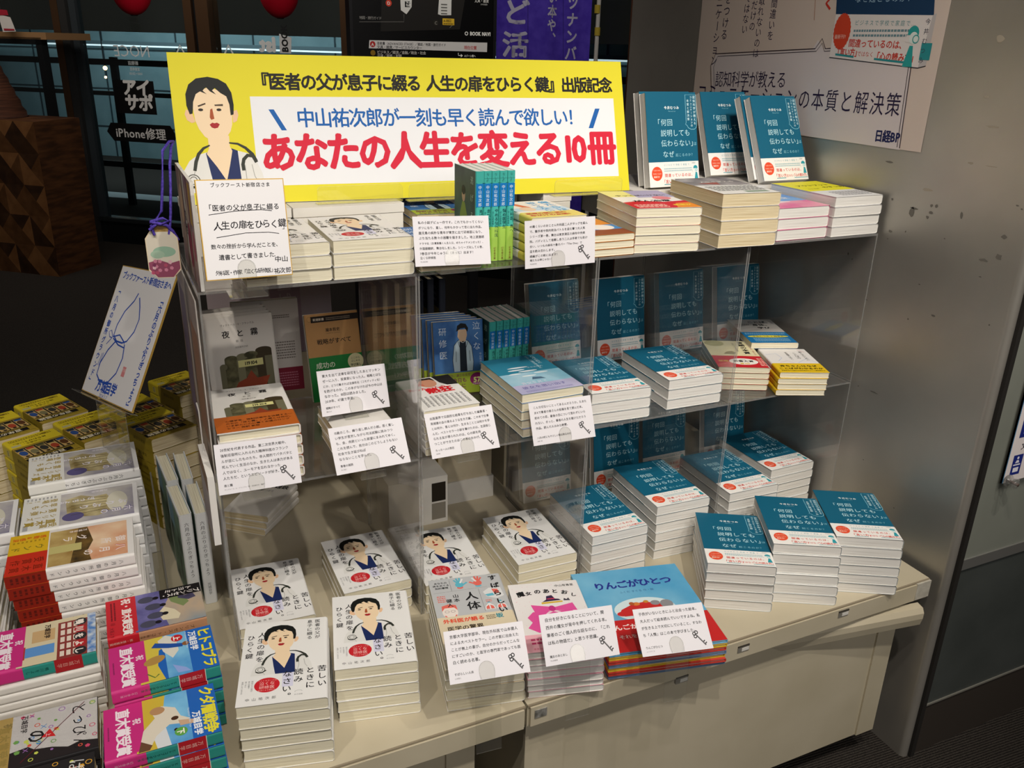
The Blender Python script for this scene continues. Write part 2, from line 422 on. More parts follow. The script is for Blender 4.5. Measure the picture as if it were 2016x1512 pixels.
# ---------------------------------------------------------------- display tables
CRM = noisy('cream_laminate', '#B8AE96', '#C2B8A1', 6, .42); CRD = mat('#A0957F', .5)
def table(x0, x1, y0, y1, label, xa, xb, ya, yb, rot=0, legw=True):
    t = thing('display_table', label, 'table', ((x0 + x1) / 2, y0, 0)); ox, oy = (x0 + x1) / 2, y0
    m = MB(); a, b, h = x0 - ox, x1 - ox, -.045
    m.box((a, .006, h), (b, y1 - oy, 0), CRM); m.box((a + .004, 0, h + .003), (b - .004, .006, -.004), CRM); m.box((a, .003, -.004), (b, .006, -.0005), mat('#8E836F', .5))
    m.obj('table_top', t)
    c = MB(); c.box((xa - ox, ya - oy, -.40), (xb - ox, yb - oy, h - .001), CRM); c.box((xa - ox + .0, ya - oy - .004, -.40), (xa - ox + .075, ya - oy, h - .002), CRM); c.box((xb - ox - .05, ya - oy - .004, -.40), (xb - ox, ya - oy, h - .002), CRM)
    c.obj('cabinet', t)
    k = MB(); k.box((xa - ox + .06, ya - oy + .08, FLZ), (xb - ox - .06, yb - oy - .08, -.40), mat('#15130F', .8)); k.obj('base', t)
    return t, ox, oy
tb, ox, oy = table(.076, .994, -.298, .66, 'cream laminate display table under the acrylic shelves, ending at the steel wall', .085, .955, -.268, .62)
m = MB(); pr = [(0, -.062), (0, -.075), (.004, -.092), (.012, -.098), (.022, -.1), (.022, -.05), (.006, -.052)]
A_, B_ = Vector((.45, -.232, 0)), Vector((.968, -.307, 0)); d = (B_ - A_).normalized(); nn = Vector((d.y, -d.x, 0))
vs = []
for P_ in (A_, B_): vs += [P_ + nn * (.012 - a) * 1.0 + Vector((-ox, -oy, b_)) for a, b_ in pr]
k = len(pr); m.add(vs, [tuple(range(k)), tuple(range(2 * k - 1, k - 1, -1))] + [(i, (i + 1) % k, k + (i + 1) % k, k + i) for i in range(k)], CRM)
m.obj('sloping_rail', tb)
for px, py in ((1342, 1338), (1463, 1277), (1660, 1208)):
    p = ay(px, py, -.298); m = MB(); m.box((p.x - .013 - ox, -.0012, p.z - .006), (p.x + .013 - ox, .004, p.z + .008), mat('#8F8B82', .35, .3)); m.box((p.x - .013 - ox, -.0018, p.z + .006), (p.x + .013 - ox, .004, p.z + .008), mat('#4A463E', .6)); m.box((p.x - .004 - ox, -.0018, p.z - .004), (p.x + .012 - ox, .002, p.z + .003), mat('#D8D5CE', .3)); m.obj('label_clip', tb)
p = ay(1072, 1398, -.298); m = MB(); m.box((p.x - .018 - ox, -.0016, p.z - .010), (p.x + .004 - ox, .004, p.z + .006), noisy('bare_metal_corner', '#8A8880', '#D5D3CE', 90, .3, .6)); m.obj('corner_cap', tb)
p = ay(1822, 1158, -.298); m = MB(); m.box((.955 - ox, -.0012, -.04), (.994 - ox, .004, -.002), noisy('corner_tape', '#A8A396', '#C6C1B4', 40, .4)); m.obj('corner_tape', tb)
tl, ox2, oy2 = table(-1.5, .072, -.298, 1.15, 'cream laminate display table on the left, under the doctor books and novels', -1.45, -.005, -.262, 1.1)
# ---------------------------------------------------------------- books
def cprof(w, t, r, k, spine, n=4):
    """outline of a cover wrapped round front, spine and back (x across, z through), k thick, spine at the right"""
    out = [(0, t)]; 
    for i in range(n + 1):
        a = R(90 - 90 * i / n); out.append((w - r + r * math.cos(a), t - r + r * math.sin(a)))
    for i in range(n + 1):
        a = R(-90 * i / n); out.append((w - r + r * math.cos(a), r + r * math.sin(a)))
    out.append((0, 0)); ri = max(r - k, 0.0002)
    inn = [(0, k)]
    for i in range(n + 1):
        a = R(-90 + 90 * i / n); inn.append((w - r + ri * math.cos(a), r + ri * math.sin(a)))
    for i in range(n + 1):
        a = R(90 * i / n); inn.append((w - r + ri * math.cos(a), t - r + ri * math.sin(a)))
    inn.append((0, t - k))
    if spine == 'L': out = [(w - x, z) for x, z in out]; inn = [(w - x, z) for x, z in inn]
    return out, inn
def wrap(mb, w, y0, y1, t, r, k, spine, m, inner=None):
    out, inn = cprof(w, t, r, k, spine); n = len(out); mm = len(inn)
    P = out + inn
    vs = [(x, y0, z) for x, z in P] + [(x, y1, z) for x, z in P]; N = n + mm
    fl = spine == 'L'
    fo = [(i, i + 1, N + i + 1, N + i) for i in range(n - 1)]
    fi = [(i, i + 1, N + i + 1, N + i) for i in range(n, N - 1)]
    fe = [(n - 1, n, N + n, N + n - 1), (N - 1, 0, N, N + N - 1)]
    cap = []
    for i in range(n - 1):
        j = N - 1 - i; cap.append((i, j, j - 1, i + 1))
    ce = [tuple(c) for c in cap] + [tuple(N + q for q in reversed(c)) for c in cap]
    f = (lambda L: [tuple(reversed(q)) for q in L]) if not fl else (lambda L: L)
    mb.add(vs, f(fo + fe + ce), m); mb.add(vs, f(fi), inner or m)
KINDS = {}
SHORT = dict(teal='teal paperback', doc='white doctor paperback', night_band='orange banded hardcover', intern='blue intern pocket book', fever='red titled pocket book', sky='turquoise paperback', essence='red banded paperback', body_words='blue banded paperback', baby='yellow banded pocket book', gods='yellow banded pocket book', gods_two='orange pocket book', cancer='red and yellow paperback', thick='thick white paperback', sunset='pink and blue paperback', yellow='yellow topped paperback', anatomy='grey anatomy paperback', witch='pink bow paperback', applea='blue picture book', appleb='picture book', applec='picture book', appled='picture book', gold='yellow pocket novel', june='violet pictured hardcover', august='orange pictured hardcover', princess='violet pocket novel', camel0='blue pocket novel', camel1='blue pocket novel', river='magenta banded pocket novel', ninja0='white pocket novel', ninja1='black pocket novel', youth='white pocket book')
class Book:
    """measurements in millimetres; front / spine / band are Art sheets drawn with the origin at the cover's lower left"""
    def __init__(s, key, what, w, h, t, cover, front=None, spine='R', sp=None, pages=None, band=None, name='paperback_book',
                 hard=False, group=None, short=None):
        s.short = SHORT.get(key, what)
        s.key, s.what, s.w, s.h, s.t, s.spine, s.name, s.group = key, what, w, h, t, spine, name, group or what + 's'
        mm = 0.001; W, H, TT = w * mm, h * mm, t * mm
        k = 0.0022 if hard else 0.00045; r = min(0.0045, TT * 0.28); ov = 0.003 if hard else 0.0010
        cm = cover if not isinstance(cover, str) else mat(cover, 0.42)
        c = MB(); wrap(c, W, 0, H, TT, r, k, spine, cm, mat('#E8E6E0') if not hard else (mat('#4F86A4') if key == 'june_spine' else cm))
        PF = lambda x, y, l: (x * mm, y * mm, TT + l * LAY)
        def PS(x, y, l, e=0.0):
            return (W + e + l * LAY, y * mm, TT - x * mm) if spine == 'R' else (-e - l * LAY, y * mm, x * mm)
        if front: c.art(front, PF)
        if sp: c.art(sp, PS)
        s.parts = [('cover', c.mesh('cover'))]
        g = MB(); pm = pages or CREAM; rr = max(r - k, 0.0005)
        pts = [(ov, k + 0.0001)]
        for i in range(5):
            a = R(-90 + 90 * i / 4); pts.append((W - r + rr * math.cos(a) * 0.97, r + rr * math.sin(a) * 0.97))
        for i in range(5):
            a = R(90 * i / 4); pts.append((W - r + rr * math.cos(a) * 0.97, TT - r + rr * math.sin(a) * 0.97))
        pts.append((ov, TT - k - 0.0001))
        if spine == 'L': pts = [(W - x, z) for x, z in reversed(pts)]
        X = Matrix(((1, 0, 0, 0), (0, 0, -1, 0), (0, 1, 0, 0), (0, 0, 0, 1)))
        g.prism(pts, -(H - ov), -ov, pm, X=X)
        s.parts.append(('page_block', g.mesh('page_block')))
        if band:
            hb, bc, bf, bs = band
            o = MB(); e = 0.00022; bm = bc if not isinstance(bc, str) else mat(bc, 0.4)
            ow = MB(); wrap(ow, W + 2 * e, 0, hb * mm, TT + 2 * e, r + e, 0.0002, spine, bm)
            sh = Matrix.Translation((-e, -0.0001, -e))
            o.v = [tuple(sh @ Vector(v)) for v in ow.v]; o.f, o.m, o.sm, o.mats = ow.f, ow.m, ow.sm, ow.mats
            if bf: o.art(bf, lambda x, y, l: (x * mm, y * mm - 0.0001, TT + e + l * LAY))
            if bs: o.art(bs, lambda x, y, l: PS(x, y, l, e))
            s.parts.append(('paper_band', o.mesh('paper_band')))
        s.step = TT + (0.0009 if band else 0.0005)
        s.W, s.H, s.TT = W, H, TT; s.root = None; KINDS[key] = s
    def new(s, label, group=None):
        if s.root is None:
            r = thing(s.name, label, 'book', group=group or s.group)
            for n_, me in s.parts:
                o = bpy.data.objects.new(n_, me); col.objects.link(o); o.parent = r
            s.root = r
        else: r = dup(s.root)
        r['label'] = label; r['category'] = 'book'; r['group'] = group or s.group
        return r
def mx(x, y, z, th, lean=90.0, roll=0.0):
    return Matrix.Translation((x, y, z)) @ Matrix.Rotation(R(th), 4, 'Z') @ Matrix.Rotation(R(90 - lean), 4, 'X') @ Matrix.Rotation(R(roll), 4, 'Z')
ORD = ['topmost', 'second from top', 'third from top', 'fourth from top', 'fifth from top', 'sixth from top', 'seventh from top',
       'eighth from top', 'ninth from top', 'tenth from top', 'eleventh from top', 'twelfth from top']
def stack(key, x, y, th, n, z0, where, shift=(0, 0), jit=0.0010, jth=0.4, keys=None):
    """pile of n books lying flat; (x, y) is the lower left corner of the top cover; shift moves the lowest one"""
    K = KINDS[key]; z = z0 + 0.0006
    hs = [KINDS[(keys or [key])[i % len(keys or [key])]] for i in range(n)][::-1]
    for i, b in enumerate(hs):
        f = (n - 1 - i) / max(n - 1, 1); top = i == n - 1
        jx, jy, ja = (0, 0, 0) if top else (random.uniform(-jit, jit), random.uniform(-jit, jit), random.uniform(-jth, jth))
        o = ORD[n - 1 - i] if i else ('bottom one' if n > 1 else 'lone one')
        r = b.new(f"{b.short}, {o} in {where}")
        r.matrix_world = Matrix.Translation((0, 0, T)) @ mx(x + shift[0] * f + jx, y + shift[1] * f + jy, z, th + ja)
        z += b.step
    return z
def stand(key, x, y, z, th, lean, label, roll=0.0):
    """book standing with its front cover towards the viewer; (x, y, z) is the cover's lower left corner"""
    K = KINDS[key]; r = K.new(label)
    M = mx(x, y, z + K.TT * math.sin(R(lean)), th, lean, roll)
    r.matrix_world = Matrix.Translation((0, 0, T)) @ M @ Matrix.Translation((0, 0, -K.TT))
    return r

# ---- drawn portrait of the doctor used on the banner and on the white paperbacks (units: 520 wide, 670 high)
def portrait():
    A = Art(); q = lambda *p: [(a - 1080, 1010 - b) for a, b in p]
    coat, line, skin, navy, hair = '#DEDDD9', '#A9A8A4', '#EDD3B0', '#1E2C5C', '#191B1A'
    A.p(q((1080,1010),(1088,940),(1105,880),(1140,825),(1190,790),(1245,775),(1268,1010)), coat, 1)
    A.p(q((1420,1010),(1405,765),(1475,785),(1520,835),(1545,900),(1565,1010)), coat, 1)
    A.p(q((1236,782),(1262,760),(1385,755),(1416,768),(1424,1010),(1270,1010),(1252,900)), navy, 2)
    A.p(q((1240,785),(1258,750),(1300,740),(1370,735),(1386,768),(1365,850),(1338,945),(1290,860)), skin, 3)
    A.p(q((1256,690),(1376,680),(1374,770),(1256,770)), skin, 3)
    A.p(q((1190,500),(1205,430),(1290,400),(1380,430),(1400,500),(1406,560),(1401,615),(1388,655),(1362,690),(1322,712),(1278,710),(1240,685),(1212,640),(1196,590)), skin, 4)
    A.p(q((1182,540),(1152,528),(1142,555),(1152,590),(1176,606),(1196,600)), '#E6BE98', 3)
    A.p(q((1408,540),(1436,530),(1442,560),(1430,595),(1408,606)), '#E6BE98', 3)
    A.p(q((1186,552),(1170,556),(1157,505),(1158,440),(1180,385),(1225,350),(1290,340),(1350,352),(1330,405),(1275,402),(1215,440),(1196,485),(1190,530)), hair, 5)
    A.p(q((1415,556),(1398,562),(1397,500),(1384,452),(1352,432),(1325,405),(1345,350),(1390,378),(1415,430),(1421,500)), hair, 5)
    A.p(q((1275,402),(1325,405),(1350,352),(1290,340)), hair, 6)
    A.p(q((1215,440),(1275,398),(1255,420),(1276,440),(1240,424)), hair, 6)
    A.p(q((1276,400),(1325,403),(1308,418),(1328,442),(1296,424)), hair, 6)
    A.p(q((1218,506),(1262,490),(1264,498),(1222,514)), '#4A3A2C', 6); A.p(q((1312,500),(1360,497),(1360,508),(1314,508)), '#4A3A2C', 6)
    A.e(153, 480, 14, 8, '#2A211C', 6, 14); A.e(255, 480, 14, 8, '#2A211C', 6, 14)
    A.p(q((1286,528),(1298,522),(1304,582),(1286,588),(1279,574)), '#A5502C', 6)
    A.p(q((1274,616),(1290,604),(1302,608),(1316,604),(1331,614),(1318,634),(1300,638),(1284,632)), '#A5252C', 6)
    A.ln(q((1262,735),(1225,752),(1195,785),(1176,830),(1164,882)), [8, 14, 18, 20, 18], '#33362F', 6)
    A.ring(72, 68, 36, 38, 5, '#55554F', 6); A.ring(72, 72, 20, 22, 4, '#55554F', 6)
    A.ln(q((1118,962),(1140,976),(1172,974),(1198,950)), 12, '#26261F', 7)
    A.ln(q((1372,722),(1420,728),(1462,752),(1498,790),(1516,830)), [8, 12, 16, 20, 20], '#33362F', 6)
    A.ln(q((1518,838),(1500,802),(1470,796),(1446,820),(1438,850),(1440,885)), 20, '#33362F', 7)
    for p in (((1450,850),(1452,930),(1438,1000)), ((1490,850),(1500,920),(1520,960)), ((1130,980),(1180,985),(1188,1010)), ((1165,885),(1158,905))):
        A.ln(q(*p), 4, line, 5)
    return A
PORT = portrait()
def put(A, B, s, ox, oy): return A.sub(B, lambda x, y: (x * s + ox, y * s + oy))

# ---- 1. teal paperback with a white band
TEAL, LT = '#17607C', '#8CCBDC'
f = Art()
f.t('今井むつみ', 64, 155, 6.6, '#E8F4F4', b=.03, al='c', pitch=7.6); f.t('Mutsumi Imai', 64, 149.5, 3.2, LT, al='c')
f.t('「何回', 19, 123, 14.5, '#BDE6EE', b=.004, pitch=15.5); f.t('説明しても', 33, 102, 14.5, '#BDE6EE', b=.002, pitch=15)
f.t('伝わらない」', 33, 81.5, 14.5, '#BDE6EE', b=.002, pitch=15); f.t('は', 115, 82, 8, LT)
f.t('なぜ', 36, 60, 14, '#BDE6EE', b=.004, pitch=14.5); f.t('起こるのか？', 68, 60.5, 7, LT, pitch=8)
f.ln([(99, 183), (126, 183), (126, 123), (124, 117), (119, 114), (111, 114), (104, 117), (101, 122), (97, 124), (99, 128)], 0.9, LT, 2, True)
f.t('認知科学が教える', 121, 181, 6.2, '#CDECF2', v=True, b=.01, pitch=7.4); f.t('コミュニケーションの', 113, 181, 5.6, '#CDECF2', v=True, b=.01, pitch=6.3)
f.t('本質と解決策', 105, 174, 6.0, '#CDECF2', v=True, b=.01, pitch=7.3)
def teal_band(h=50):
    a = Art(); RD, TQ = '#D5402E', '#2E9AA8'
    a.e(19, 27, 13.5, 14.5, '#E4502F', 1, 60, jag=.04)
    a.t('『言語の本質』', 19, 32.5, 3.2, '#F3C9B4', al='c'); a.t('今井むつみの', 19, 25.5, 3.6, '#F7DCCB', al='c'); a.t('最新刊！', 19, 19, 4.4, '#F7DCCB', al='c', b=.02)
    a.t('ビジネス で 学校 で 家庭 で…', 37, 42, 4.4, '#5FA9B5', pitch=5.3)
    a.smear(37, 30, 108, 38.5, '#9CBFC6', 2)
    a.t('間違っているのは、', 38, 20, 7.6, RD, b=.012, pitch=8.4)
    a.t('「言い方」', 31, 7.5, 8.4, RD, b=.015); a.t('ではなく', 64, 7.8, 6, RD); a.t('「心の読み方」', 83, 7.5, 7.6, RD, b=.015, sx=.84, pitch=6.2)
    a.r(36, 4.2, 62, 5.6, TQ); a.r(86, 4.2, 124, 5.6, TQ)
    a.e(117, 36, 5.5, 5.5, TQ, 1, 20); a.r(111, 32, 123, 35, '#F2EFE9', 2); a.e(117.5, 32, 3.4, 3.4, '#D8ECEA', 3, 16); a.ring(119, 32, 2.3, 2.3, .7, TQ, 4, 16)
    a.p([(114, 14), (123, 14), (121, 27), (117, 28)], TQ, 1); a.t('日経BP', 108, 45, 3, '#6E8A90'); a.t('！', 108, 28, 4, '#6E8A90')
    return a
sp = Art(); sp.t('「何回説明しても伝わらない」はなぜ起こるのか？', 10, 172, 6.2, '#CDE8EE', v=True, pitch=6.4)
Book('teal', 'teal paperback with white band', 128, 188, 20.2, TEAL, f, 'R', sp, WHITEP, (50, '#EFEDE9', teal_band(), None))

# ---- 2. white paperback with the drawn doctor
f = Art(); BK = '#1F1F20'
f.t('医者の父が', 112, 183, 8.8, BK, v=True, pitch=10, b=.01); f.t('息子に綴る', 100, 183, 8.8, BK, v=True, pitch=10, b=.01)
f.t('人生の扉を', 27, 163, 12.6, BK, v=True, pitch=14.6, b=.01); f.t('ひらく鍵', 11, 158, 12.2, BK, v=True, pitch=14.6, b=.01)
f.sub(PORT, lambda x, y: (x * .186 + 16, y * .172 + 62))
f.r(62, 32, 78, 66, '#D3D2E6', 1)
f.t('苦しい', 119, 70, 14, BK, v=True, pitch=16, b=.012); f.t('ときに', 102, 69, 14, BK, v=True, pitch=16, b=.012)
f.t('読み', 85, 68, 14, BK, v=True, pitch=16, b=.012); f.t('なさい。', 69, 66, 14, BK, v=True, pitch=16, b=.012)
f.e(41, 40, 18, 15.5, '#C4232C', 1, 40)
f.t('ベストセラー小説', 41, 48, 3.4, '#EBA9A6', al='c'); f.t('泣くな', 41, 40.5, 7.4, '#F0C6C2', al='c'); f.t('研修医', 41, 32.5, 7.4, '#F0C6C2', al='c'); f.t('著者による最新作', 41, 28, 3, '#EBA9A6', al='c')
for i, s_ in enumerate(('現役の外科医が', '命の現場で', '見つめた', '後悔しない生き方')): f.t(s_, 20 - i * 4.6, 52, 3.2, '#8A8A8C', v=True)
f.t('中山祐次郎', 12, 10, 6.4, '#3A3A3C', pitch=9.2); f.t('あさ出版', 86, 12, 3, '#8A8A8C', al='c'); f.ring(86, 19, 5, 2.5, .5, '#9A9A9A', 2, 20, 0, 200)
sp = Art(); sp.t('医者の父が息子に綴る人生の扉をひらく鍵', 10, 176, 6, BK, v=True)
Book('doc', 'white paperback with drawn doctor portrait', 128, 188, 19.9, '#E6E5E3', f, 'R', sp, CREAM)

# ---- 3. white hardcover with painted posts (orange band when lying)
OL = noisy('olive_paint', '#3B3A25', '#6E6A4C', 60, .7)
def posts(a):
    for x, y, w_, h_, c in ((20, 34, 14, 44, '#6D6A52'), (30, 34, 24, 58, OL), (52, 30, 22, 60, '#77745A'), (66, 30, 26, 62, OL), (88, 28, 30, 68, '#3E3420'), (104, 30, 14, 56, '#6D6A52')):
        a.r(x, 26, x + w_, 52 + h_, c, 1); a.e(x + w_ / 2, 52 + h_, w_ / 2, 6, c, 1.3, 20)
    a.p([(42, 50), (50, 64), (66, 70), (76, 84), (86, 68), (110, 70), (100, 50), (100, 26), (46, 26)], '#8A3A20', 2)
    a.r(54, 92, 100, 105, '#D3CF8E', 3); a.t('119104', 77, 95, 9, '#1E1B12', 4, .03, al='c')
    return a
f = Art(); f.t('ヴィクトール・E・フランクル', 30, 172, 4.6, '#35302C'); f.t('夜と霧', 31, 151, 14.5, '#1B1816', b=.02, pitch=26)
f.t('新版', 55, 140, 5.4, '#6A625C', pitch=8); f.t('池田香代子訳', 52, 129, 4, '#6A625C'); posts(f)
bf = Art(); bf.lines(('心理学者、強制収容所を体験する―', 'のちの「夜と霧」。人間とは何か。', 'いま新たに心に響く永遠のロング', 'セラー 完訳 新版'), 16, 40, 6.6, '#3A1C0E', 9.6, b=.01)
Book('night_band', 'white hardcover with orange band', 128, 188, 18.4, '#E3E0DB', f, 'R', None, CREAM, (62, '#B65F24', bf, None), 'hardcover_book', True)
Book('night', 'white hardcover with painted posts on cover', 128, 188, 18.4, '#DAD5CF', f, 'R', None, CREAM, None, 'hardcover_book', True)

# ---- 4. tan paperback with green band
f = Art(); f.r(12, 156, 107, 168, '#241A14'); f.t('新潮新書', 16, 159.5, 5.6, '#E6D8C4', b=.02); f.smear(42, 158.5, 90, 165, '#9C8D7A', 2)
f.t('瀧本哲史', 53, 137, 7.2, '#2C2118', al='c', b=.02); f.t('TAKIMOTO Tetsufumi', 53, 132, 2.8, '#6A5338', al='c'); f.t('戦略がすべて', 54, 113, 11.6, '#1E1712', al='c', b=.015)
f.ring(9, 163, 4, 5, .6, '#8A6A3A', 2)
bf = Art(); bf.t('成功の', 12, 66, 13, '#E4EFD8', b=.02); bf.t('「方程式」', 10, 47, 14, '#E4EFD8', b=.02); bf.t('を学べ！', 14, 28, 12, '#E4EFD8', b=.02)
bf.e(92, 72, 16, 16, '#E9E4B4', 2); bf.t('ここから', 92, 77, 4.6, '#2C3A1E', al='c'); bf.t('はじめる', 92, 71, 4.6, '#2C3A1E', al='c'); bf.t('学び直し', 92, 63, 5.6, '#2C3A1E', al='c', b=.02)
Book('tan', 'tan paperback with green band', 107, 173, 13, noisy('kraft_tan', '#BD8B50', '#CC9B62', 8), f, 'R', None, CREAM, (88, '#1E8A3E', bf, None))

# ---- 5. blue pocket book with the drawn intern
f = Art(); BL = noisy('denim_blue', '#2F5E9E', '#4C7FBC', 22)
f.t('泣くな', 90, 146, 17, '#D8E6F2', v=True, pitch=21, rot=0); f.t('研修医', 19, 138, 17, '#D8E6F2', v=True, pitch=24)
f.t('中山祐次郎', 97, 82, 5, '#C8D8E6', v=True)
f.p([(40, 46), (38, 70), (42, 100), (50, 110), (60, 112), (72, 108), (79, 96), (82, 64), (80, 46)], '#B9CFDB', 1)
f.ln([(40, 46), (38, 70), (42, 100), (50, 110), (60, 112), (72, 108), (79, 96), (82, 64), (80, 46)], 1, '#16202C', 3)
f.p([(53, 46), (54, 108), (61, 104), (67, 108), (68, 46)], '#1D2733', 2); f.ln([(50, 110), (55, 92), (58, 96)], .9, '#16202C', 3); f.ln([(72, 108), (66, 92)], .9, '#16202C', 3)
f.p([(52, 132), (50, 118), (55, 108), (61, 105), (67, 109), (70, 120), (69, 132)], '#D9B99A', 4); f.p([(48, 128), (50, 140), (58, 145), (68, 143), (73, 134), (71, 126), (66, 135), (56, 134), (51, 130)], '#18181A', 5)
f.p([(55, 111), (61, 105), (67, 111), (64, 108), (58, 108)], '#2A211C', 5); f.ln([(45, 66), (46, 88)], .8, '#16202C', 3); f.ln([(75, 66), (74, 88)], .8, '#16202C', 3)
bf = Art(); PU = '#7A1F5C'
bf.t('悩みながら、涙こらえて', 8, 36, 6, PU, b=.01); bf.t('雨野は今日も', 6, 24, 10, PU, b=.02); bf.t('「いのち」に', 4, 12.5, 10, PU, b=.02); bf.t('向き合っています。', 6, 2, 9, PU, b=.02, sx=.8, pitch=7.4)
bf.e(88, 28, 15, 13, '#8A2466', 2); bf.t('57', 88, 21, 15, '#D7E08A', 3, .04, al='c'); bf.t('万部突破！', 88, 16.5, 4, '#E6D6DE', 3, al='c')
sp = Art(); sp.r(0, 0, 14, 44, '#8CBB3C'); sp.t('泣くな研修医', 7, 120, 7, '#E6F0F2', v=True)
Book('intern', 'blue pocket book with drawn intern', 105, 150, 13.6, BL, f, 'R', sp, TANP, (44, '#A9BD3E', bf, None), 'pocket_book')

# ---- 6. turquoise series novels seen by their spines
ser = [('逃げるな新人外科医', 'r'), ('走れ外科医', ''), ('やめるな外科医', ''), ('悩め医学生', ''), ('外科医、島へ', ''), ('やめるな外科医', 'x')]
for i, (tt, q_) in enumerate(ser):
    for lime in (0, 1):
        th_ = 14.0 if not lime else 13.4
        s_ = Art(); s_.r(.3, 131, th_ - .3, 150, '#3FA79E'); s_.t('な10', th_ / 2, 147, 5, '#1B5A56', v=True); s_.t(str(i + 1), th_ / 2 - 1, 135, 4, '#1B5A56')
        s_.ln([(0, 138), (th_, 138)], .4, '#1B5A56')
        s_.r(.3, 92, th_ - .3, 130, '#1173B8'); s_.t('中山祐次郎', th_ / 2, 127, 6.4, '#DCEBF2', v=True, pitch=7)
        s_.t(tt, th_ / 2 + 2.2, 88, 6.6, '#0E3A40', v=True, b=.015, pitch=6.8 if len(tt) < 8 else 5.6); s_.t('泣くな研修医' + str(i + 2), th_ / 2 - 4, 84, 3.6, '#17545A', v=True)
        if not lime: s_.t('幻冬舎文庫', th_ / 2, 22, 4.2, '#7A2A1E', v=True)
        f = Art(); f.t('逃げるな', 18, 138, 15, '#9FC0A8', v=True, pitch=26); f.p([(50, 20), (46, 70), (58, 90), (70, 92), (84, 70), (82, 20)], '#6E8A3C', 1); f.e(64, 104, 9, 13, '#B59A7C', 2); f.e(64, 112, 10, 9, '#15211E', 3)
        bs = Art(); bs.t('幻冬舎文庫', th_ / 2, 24, 4.2, '#7A2A1E', v=True)
        Book(f'series{i}{lime}', ('turquoise pocket book with lime band' if lime else 'turquoise pocket book with blue author panel'), 105, 150, th_, '#48B3A8', None, 'L' if False else 'R', s_, WHITEP,
             ((58, '#A6CE5A', None, bs) if lime else None), 'pocket_book')
# dark front cover for the leftmost of each series row
for lime in (0, 1):
    K = KINDS[f'series0{lime}']
    f = Art(); f.r(.6, .6, 101, 149.4, noisy('dark_green_cover', '#1F3A36', '#3F5F52', 14), 1); f.t('逃げるな', 86, 140, 14, '#A9C6B2', 3, v=True, pitch=29); f.p([(30, 20), (28, 70), (40, 92), (52, 92), (64, 70), (62, 20)], '#7E9440', 2); f.e(46, 104, 8, 12, '#B59A7C', 3); f.e(46, 112, 9, 8, '#15211E', 4)
    m_ = MB(); wrap(m_, K.W, 0, K.H, K.TT, min(.0045, K.TT * .28), .00035, 'R', mat('#48B3A8', .42), mat('#E8E6E0'))
    s_ = Art(); s_.r(.3, 131, 13.7, 150, '#3FA79E'); s_.r(.3, 92, 13.3, 130, '#1173B8'); s_.t('中山祐次郎', 7, 127, 6.4, '#DCEBF2', v=True, pitch=7); s_.t('逃げるな新人外科医', 9, 88, 5.6, '#0E3A40', v=True, b=.015)
    m_.art(f, lambda x, y, l: (x * .001, y * .001, K.TT + l * LAY)); W_ = K.W; T_ = K.TT
    m_.art(s_, lambda x, y, l: (W_ + l * LAY, y * .001, T_ - x * .001))
    K.parts[0] = ('cover', m_.mesh('cover'))

# ---- 7. others on the acrylic shelves
f = Art(); f.p([(0, 120), (105, 150), (105, 128), (70, 96), (40, 92), (0, 96)], '#D9D6D2', 1); f.e(52, 122, 17, 21, '#C98F73', 2); f.p([(34, 128), (38, 146), (66, 146), (70, 128), (62, 138), (44, 138)], '#1E1A18', 3)
f.p([(70, 150), (105, 150), (105, 100), (84, 102), (74, 118)], '#24211F', 2); f.t('た', 30, 112, 14, '#C6242A', 4, .03); f.t('熱狂', 36, 74, 26, '#D2232A', 4, .05); f.t('たった一人の', 6, 92, 12, '#D2232A', 4, .03); f.t('見城 徹', 66, 80, 6, BK)
for i in range(9): f.smear(14 + i * 9.6, 14, 19 + i * 9.6, 62, '#3A3836', 10)
Book('fever', 'white pocket book with big red title', 105, 150, 13.6, '#E7E5E2', f, 'L', None, CREAM, None, 'pocket_book')
f = Art(); f.r(0, 96, 128, 188, '#2E7F9B'); f.r(0, 40, 128, 100, noisy('sea_haze', '#74B3CC', '#A6C9DA', 12)); f.r(0, 0, 128, 42, noisy('lilac_haze', '#A9A9CC', '#C3BEDA', 10))
for i, (x, y, w_) in enumerate(((30, 128, 44), (26, 116, 36), (44, 106, 40), (70, 92, 30), (20, 98, 26), (40, 82, 30))): f.e(x + w_ / 2, y, w_ / 2, 3.2, '#DCE6EA', 2, 24)
f.t('八月の町に', 108, 182, 9, '#D6ECF0', v=True); f.t('やさしい雲が降るのだ', 96, 182, 7, '#D6ECF0', v=True); f.t('青空を見て', 22, 44, 11, '#E4E0EE', 3); f.t('彼女を思い出す', 14, 22, 13, '#6E6AA6', 3, .01); f.smear(14, 6, 110, 14, '#8884B4', 2)
f.p([(52, 62), (58, 74), (74, 70), (80, 60)], '#4E6C86', 2); f.t('さかのぼれ', 70, 120, 7, '#CFE2EA')
Book('sky', 'turquoise and lilac paperback', 128, 188, 16.6, '#2E7F9B', f, 'R', None, CREAM)
f = Art(); f.e(24, 156, 22, 20, '#B7B27E', 1); f.t('言語の本質', 84, 168, 15, BK, v=True, b=.03, pitch=17); f.t('今井むつみ 秋田喜美', 66, 160, 6, '#4A443A', v=True); f.t('ことばはどう生まれ、進化したか', 100, 166, 5.6, '#B0452E', v=True)
f.p([(30, 84), (40, 100), (52, 104), (60, 92), (52, 82)], '#9A8F68', 1)
